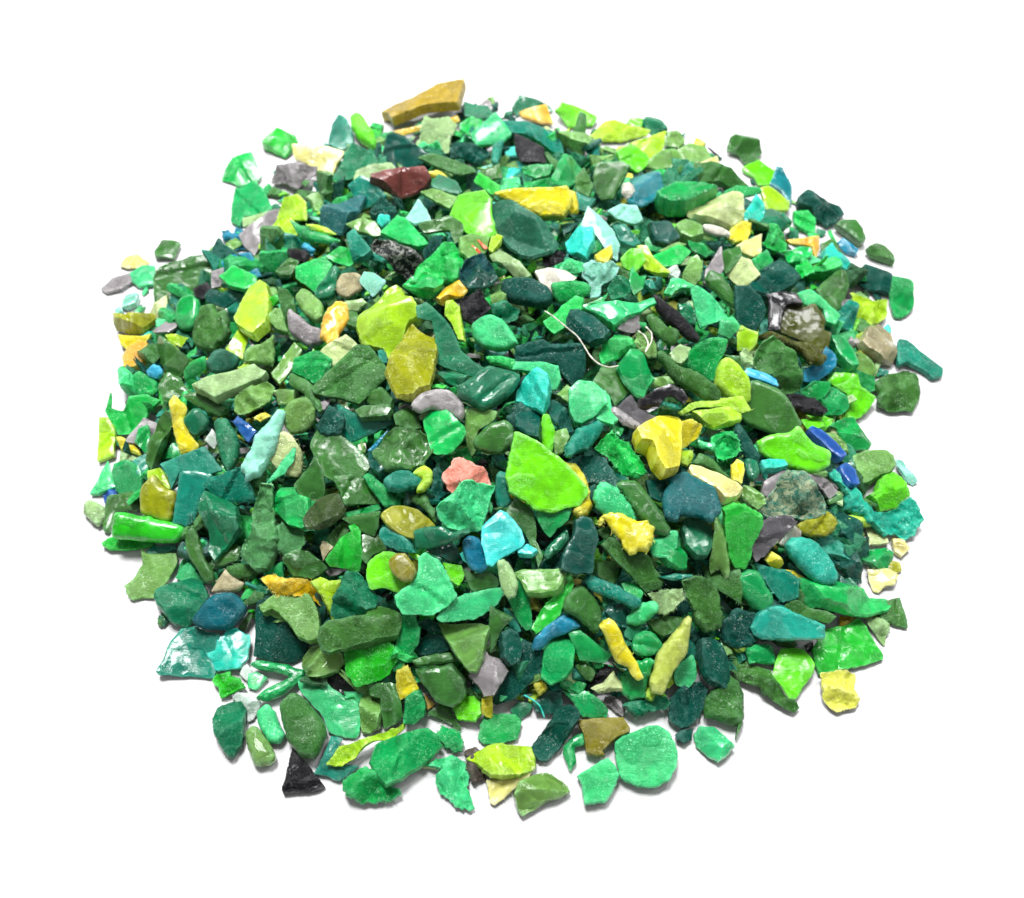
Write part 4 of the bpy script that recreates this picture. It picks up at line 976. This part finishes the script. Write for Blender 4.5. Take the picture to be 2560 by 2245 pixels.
def Y_main(c):   # pieces leaning on the back slope stand a little higher than those spread on the table
    return 900 < c[0] < 1900 and c[1] < 420
COVER = []      # footprints of the larger pieces: no crumb may lie on top of them
def build_piece(k, c, st, lift, pts, lab):
    r = np.random.default_rng(1000+k)
    A = np.array(pts); ctr = A.mean(0) if st != 'T' else A[len(A)//2]
    if st == 'T':
        W = []
        for i, (X, Y) in enumerate(pts):
            p = hit(X, Y); d = ray(X, Y); p = p - d*(.30+.12*lift+.05*math.sin(i*1.1)); W.append(p)
        W = np.array(W); o0 = W.mean(0)
        v, f = tube_mesh(W-o0, .016, k)
        ob = make_obj('plastic_fibre', v, f, [material(c, 'gloss')], loc=o0)
        ob['label'] = lab; ob['category'] = NAMES['T'][1]; ob['group'] = NAMES['T'][2]
        return
    p0 = hit(*ctr); d0 = ray(*ctr); h0 = height(p0[0], p0[1]); q = rho(p0[0], p0[1])
    sn = surf_normal(p0[0], p0[1]); view = -d0
    span = max(np.ptp(A[:,0]), np.ptp(A[:,1]))*np.linalg.norm(p0-CAM)/FPX
    T = THICK[st]
    if st == 'C': T = min(.50, max(.2, span*.36))
    if any(w_ in lab for w_ in ('slab','disc','half-','sheet','fin ','bar')): T = min(T, .24)
    if st == 'F': T = r.uniform(.08, .18)
    if st == 'X': T = min(.42, max(.16, span*.28))
    if st == 'S': T = .2
    rad = span*.5
    if q > 1.0:                                  # lies on the table
        n = np.array([r.normal(0, .05), r.normal(0, .05)-.06, 1.0]); up = T*.5+.02+.05*lift+(.4 if lift > 4 else 0)+(.22 if p0[1] > 3 and Y_main(ctr) else 0)
    else:
        t = min(1, (1-q)*5)
        rnd = r.normal(0, .16, 3)*t
        big_ = min(1, max(0, span-.9))
        n = sn*.55 + view*(.45+.5*big_) + rnd*1.2*(1-.6*big_); up = T*.30+.06+.10*lift+.10*big_
    low0 = lab.lower(); thick_ = st == 'C' and not any(w_ in low0 for w_ in ('capsule','bean','oval','bead','pod','almond','ball ','pebble','thumb','tube','disc','flat','shell','sheet'))
    if thick_ and q <= 1.0:      # a block rests on one face, so its cut front side shows
        n = np.array([0, 0, .75]) + sn*.45 + np.array([*(r.normal(0, .2, 2)), 0]); T = min(.55, T*1.25)
    n /= np.linalg.norm(n)
    O = p0 + sn*up if q <= 1.0 else p0+np.array([0, 0, up])
    # keep O on the line of sight of the outline centre
    O = CAM + d0*((O-CAM)@d0)
    u = np.cross(np.array([0, 1.0, 0]), n); u /= np.linalg.norm(u); vax = np.cross(n, u)
    loc2 = []
    for X, Y in pts:
        d = ray(X, Y); t = ((O-CAM)@n)/(d@n); w = CAM+d*t-O; loc2.append((w@u, w@vax))
    loc2 = np.array(loc2)
    grow = 1.0 if q > .97 else 1.06
    loc2 = loc2*grow
    ca = float(np.clip(n@view, .3, 1)); Lw = T*.68*math.sqrt(1-ca*ca)/ca
    if st in 'CX' and Lw > .02:      # the outline seen is top face plus front side: leave room for the side
        dirp = -(np.array([view@u, view@vax])); dirp = dirp/(np.linalg.norm(dirp)+1e-9)
        pr_ = loc2@dirp; e_ = np.ptp(pr_); f_ = max(.7, 1-Lw/e_); m_ = (pr_.max()+pr_.min())/2
        loc2 = loc2 + np.outer((f_-1)*(pr_-m_), dirp)
    ar = .5*abs((loc2[:,0]*np.roll(loc2[:,1],-1)-np.roll(loc2[:,0],-1)*loc2[:,1]).sum())
    fin = finish(c, st, lab, k); low = lab.lower()
    ragged = c in ('fz','lace') or any(w_ in low for w_ in ('ragged','shaggy','frilly','fuzzy','torn','twisted'))
    plain = any(w_ in low for w_ in ('smooth','flat ','disc','lozenge','sheet','capsule','bean','oval','bead','pod','almond','ball','round','slab','bar ','half'))
    rnd_ = st in 'CFS' and any(w_ in low for w_ in ('capsule','bean','oval','bead','pod','almond','ball ','pebble','thumb','tube'))
    crease = True if any(w_ in low for w_ in ('crease','groove','crack','slit','fold','cut')) else None
    burrs = 60 if c == 'fz' or 'shaggy' in low or 'fibrous' in low else (46 if ragged else (14 if fin == 'rough' else (9 if fin == 'frost' else int(r.integers(0, 7)))))
    res = piece_mesh(loc2, T, st, k+1, .042, ragged, burrs, plain, crease, rnd_)
    if res is None: return
    v, f, nm_ = res
    if span > .7:
        ow = loc2@np.array([u, vax]) + O
        COVER.append((O[0], O[1], np.hypot(ow[:,0]-O[0], ow[:,1]-O[1]).max(), ow[:,:2], n, O))
    M = np.array([u, vax, n]); Wd = v@M + O
    lowest = Wd[:,2].min()
    if lowest < .004: Wd[:,2] += .004-lowest
    elif q > 1.0 and lift == 0 and lowest > .01: Wd[:,2] -= (lowest-.006)
    mat = material(c, fin); bm_ = material(c, 'burr')
    if lab.strip() == '-':
        to_stuff(Wd, f, mat); return
    nm, cat, grp = NAMES[st]
    ob = make_obj(nm, Wd-O, f, [mat, bm_] if burrs else [mat], [0]*nm_+[1]*(len(f)-nm_), loc=O, sharp=44 if st == 'X' or rnd_ else 24)
    ob['label'] = lab.strip(); ob['category'] = cat; ob['group'] = grp

pieces = parse(DATA)
for k, pc in enumerate(pieces): build_piece(k, *pc)

# ------------------------------------------------------------------ the small crumbs below and between
protos = []
for i in range(26):
    r = np.random.default_rng(50+i); nn = r.integers(4, 8); an = np.sort(r.uniform(0, 2*math.pi, nn))
    rr = r.uniform(.55, 1.0, nn); st = ['F','C','C','X','S'][i % 5]
    el = r.uniform(.45, .9) if st != 'S' else .3
    P = np.c_[np.cos(an)*rr, np.sin(an)*rr*el]*.33
    if .5*abs((P[:,0]*np.roll(P[:,1],-1)-np.roll(P[:,0],-1)*P[:,1]).sum()) < .04: continue
    res = piece_mesh(P, {'F':.09,'C':.26,'X':.22,'S':.16}[st], st, 300+i, .085)
    if res: protos.append(res[:2])
fillc = ['dt']*14+['t']*9+['dg']*12+['f']*8+['em']*9+['o']*6+['fd']*3+['e']*5+['m']*4+['s']*2+['l']*2+['L']*2+['gr']*2+['y','k','g','T','aq','ol','ps']
r = np.random.default_rng(99)
def scatter(n, depth0, depth1, smin, smax, qmax, back=False):
    cnt = 0; tries = 0
    while cnt < n and tries < n*(40 if back else 6):
        tries += 1
        x = r.uniform(fb[:,0].min(), fb[:,0].max()); y = r.uniform(fb[:,1].min(), fb[:,1].max())
        q = rho(x, y)
        if q > qmax: continue
        if back and (y < .5 or q < .82): continue
        if not back and y > 4 and q > qmax-.10: continue
        h = float(height(x, y)); z = h - r.uniform(depth0, depth1)
        if z < .1: z = r.uniform(.03, .08) if back else r.uniform(.08, .16)
        bad = False
        for cx_, cy_, cr_, cp_, cn_, co_ in COVER:
            if (x-cx_)**2+(y-cy_)**2 < cr_*cr_ and inside(np.array([[x, y]]), cp_)[0]:
                zp = co_[2]-((x-co_[0])*cn_[0]+(y-co_[1])*cn_[1])/cn_[2]
                if z > zp-.32:
                    z = zp-r.uniform(.34, .5)
                    if z < .05: bad = True; break
        if bad: continue
        v, f = protos[r.integers(len(protos))]
        s = r.uniform(smin, smax)*(1.3 if y > 3.5 else 1)
        tl_ = .2 if back else .55
        a, b, g = r.uniform(0, 2*math.pi), r.normal(0, tl_), r.normal(0, tl_)
        Rz = np.array([[math.cos(a),-math.sin(a),0],[math.sin(a),math.cos(a),0],[0,0,1]])
        Rx = np.array([[1,0,0],[0,math.cos(b),-math.sin(b)],[0,math.sin(b),math.cos(b)]])
        Ry = np.array([[math.cos(g),0,math.sin(g)],[0,1,0],[-math.sin(g),0,math.cos(g)]])
        W = (v*s)@(Rz.T)@(Rx.T)@(Ry.T) + np.array([x, y, z])
        lo = W[:,2].min()
        if lo < .003: W[:,2] += .003-lo
        to_stuff(W, f, material(fillc[r.integers(len(fillc))], ('gloss','frost','rough')[r.integers(3)]))
        cnt += 1
scatter(1300, 1.0, 1.8, 1.2, 1.9, .93)
scatter(1500, .70, 1.2, .9, 1.6, .965)
scatter(1000, .28, .75, .5, 1.2, .975)
scatter(520, .16, .50, .35, .75, .97)
scatter(300, .15, .5, .35, .7, 1.02, True)
st_ob = make_obj('plastic_crumbs', np.concatenate(stuff_v), stuff_f, stuff_mats, stuff_m)
st_ob['kind'] = 'stuff'; st_ob['label'] = 'small mixed green plastic crumbs filling the pile between and under the larger flakes'; st_ob['category'] = 'plastic crumbs'

# ------------------------------------------------------------------ table top
gm = bpy.data.materials.new('white_table'); gm.use_nodes = True; P = gm.node_tree.nodes['Principled BSDF']
P.inputs['Base Color'].default_value = (.90, .90, .90, 1); P.inputs['Roughness'].default_value = .6
P.inputs['Specular IOR Level'].default_value = .2
nb = gm.node_tree.nodes.new('ShaderNodeTexNoise'); nb.inputs['Scale'].default_value = 3; nb.inputs['Detail'].default_value = 4
bp = gm.node_tree.nodes.new('ShaderNodeBump'); bp.inputs['Strength'].default_value = .05; bp.inputs['Distance'].default_value = .01
gm.node_tree.links.new(nb.outputs['Fac'], bp.inputs['Height']); gm.node_tree.links.new(bp.outputs[0], P.inputs['Normal'])
S = 150
gv = [(-S,-S,0),(S,-S,0),(S,S,0),(-S,S,0),(-S,-S,-1),(S,-S,-1),(S,S,-1),(-S,S,-1)]
gf = [(0,1,2,3),(7,6,5,4),(0,4,5,1),(1,5,6,2),(2,6,7,3),(3,7,4,0)]
gme = bpy.data.meshes.new('table'); gme.from_pydata(gv, [], gf); gme.materials.append(gm)
g = bpy.data.objects.new('table', gme); COL.objects.link(g)
g['kind'] = 'structure'; g['label'] = 'plain white table surface under the whole pile'; g['category'] = 'table'

# ------------------------------------------------------------------ light: a white room, a soft overhead lamp and softbox, plus lights added for glints and rims
w = bpy.data.worlds.new('World'); scene.world = w; w.use_nodes = True
bg = w.node_tree.nodes['Background']; bg.inputs[0].default_value = (1, 1, 1, 1); bg.inputs[1].default_value = WORLD
def sun(name, az, el, st, ang, col=(1,1,1)):
    l = bpy.data.lights.new(name, 'SUN'); l.energy = st; l.angle = math.radians(ang); l.color = col
    ob = bpy.data.objects.new(name, l); COL.objects.link(ob)
    dvec = Vector((math.cos(math.radians(el))*math.sin(math.radians(az)), math.cos(math.radians(el))*math.cos(math.radians(az)), math.sin(math.radians(el))))
    ob.rotation_euler = dvec.to_track_quat('Z', 'Y').to_euler(); ob.location = dvec*60
sun('studio_lamp', *KEY)
sun('added_rim_light', *BACK)  # weak low light added for rim highlights
def softbox(name, loc, size, power):
    l = bpy.data.lights.new(name, 'AREA'); l.shape = 'RECTANGLE'; l.size, l.size_y = size; l.energy = power
    ob = bpy.data.objects.new(name, l); COL.objects.link(ob); ob.location = loc
    ob.rotation_euler = (Vector(loc)-Vector((0, 0, 1))).to_track_quat('Z', 'Y').to_euler()
softbox('overhead_softbox', (-8, 9, 25), (6, 4), BOX*2.2)
softbox('side_glint_light', (11, 4, 22), (3, 3), BOX*1.1)  # added from the side so more facets catch a glint
softbox('back_glint_strip', (-2, 24, 16), (10, 1.5), BOX*1.8)  # added strip behind the pile, there only for its reflections
scene.view_settings.view_transform = 'Standard'; scene.view_settings.look = 'None'
scene.view_settings.exposure = EXPO; scene.view_settings.gamma = 1; scene.view_settings.use_curve_mapping = False
scene.render.engine = 'CYCLES'
scene.cycles.max_bounces = 6; scene.cycles.diffuse_bounces = 1; scene.cycles.glossy_bounces = 3
scene.render.resolution_x = 1024; scene.render.resolution_y = 898
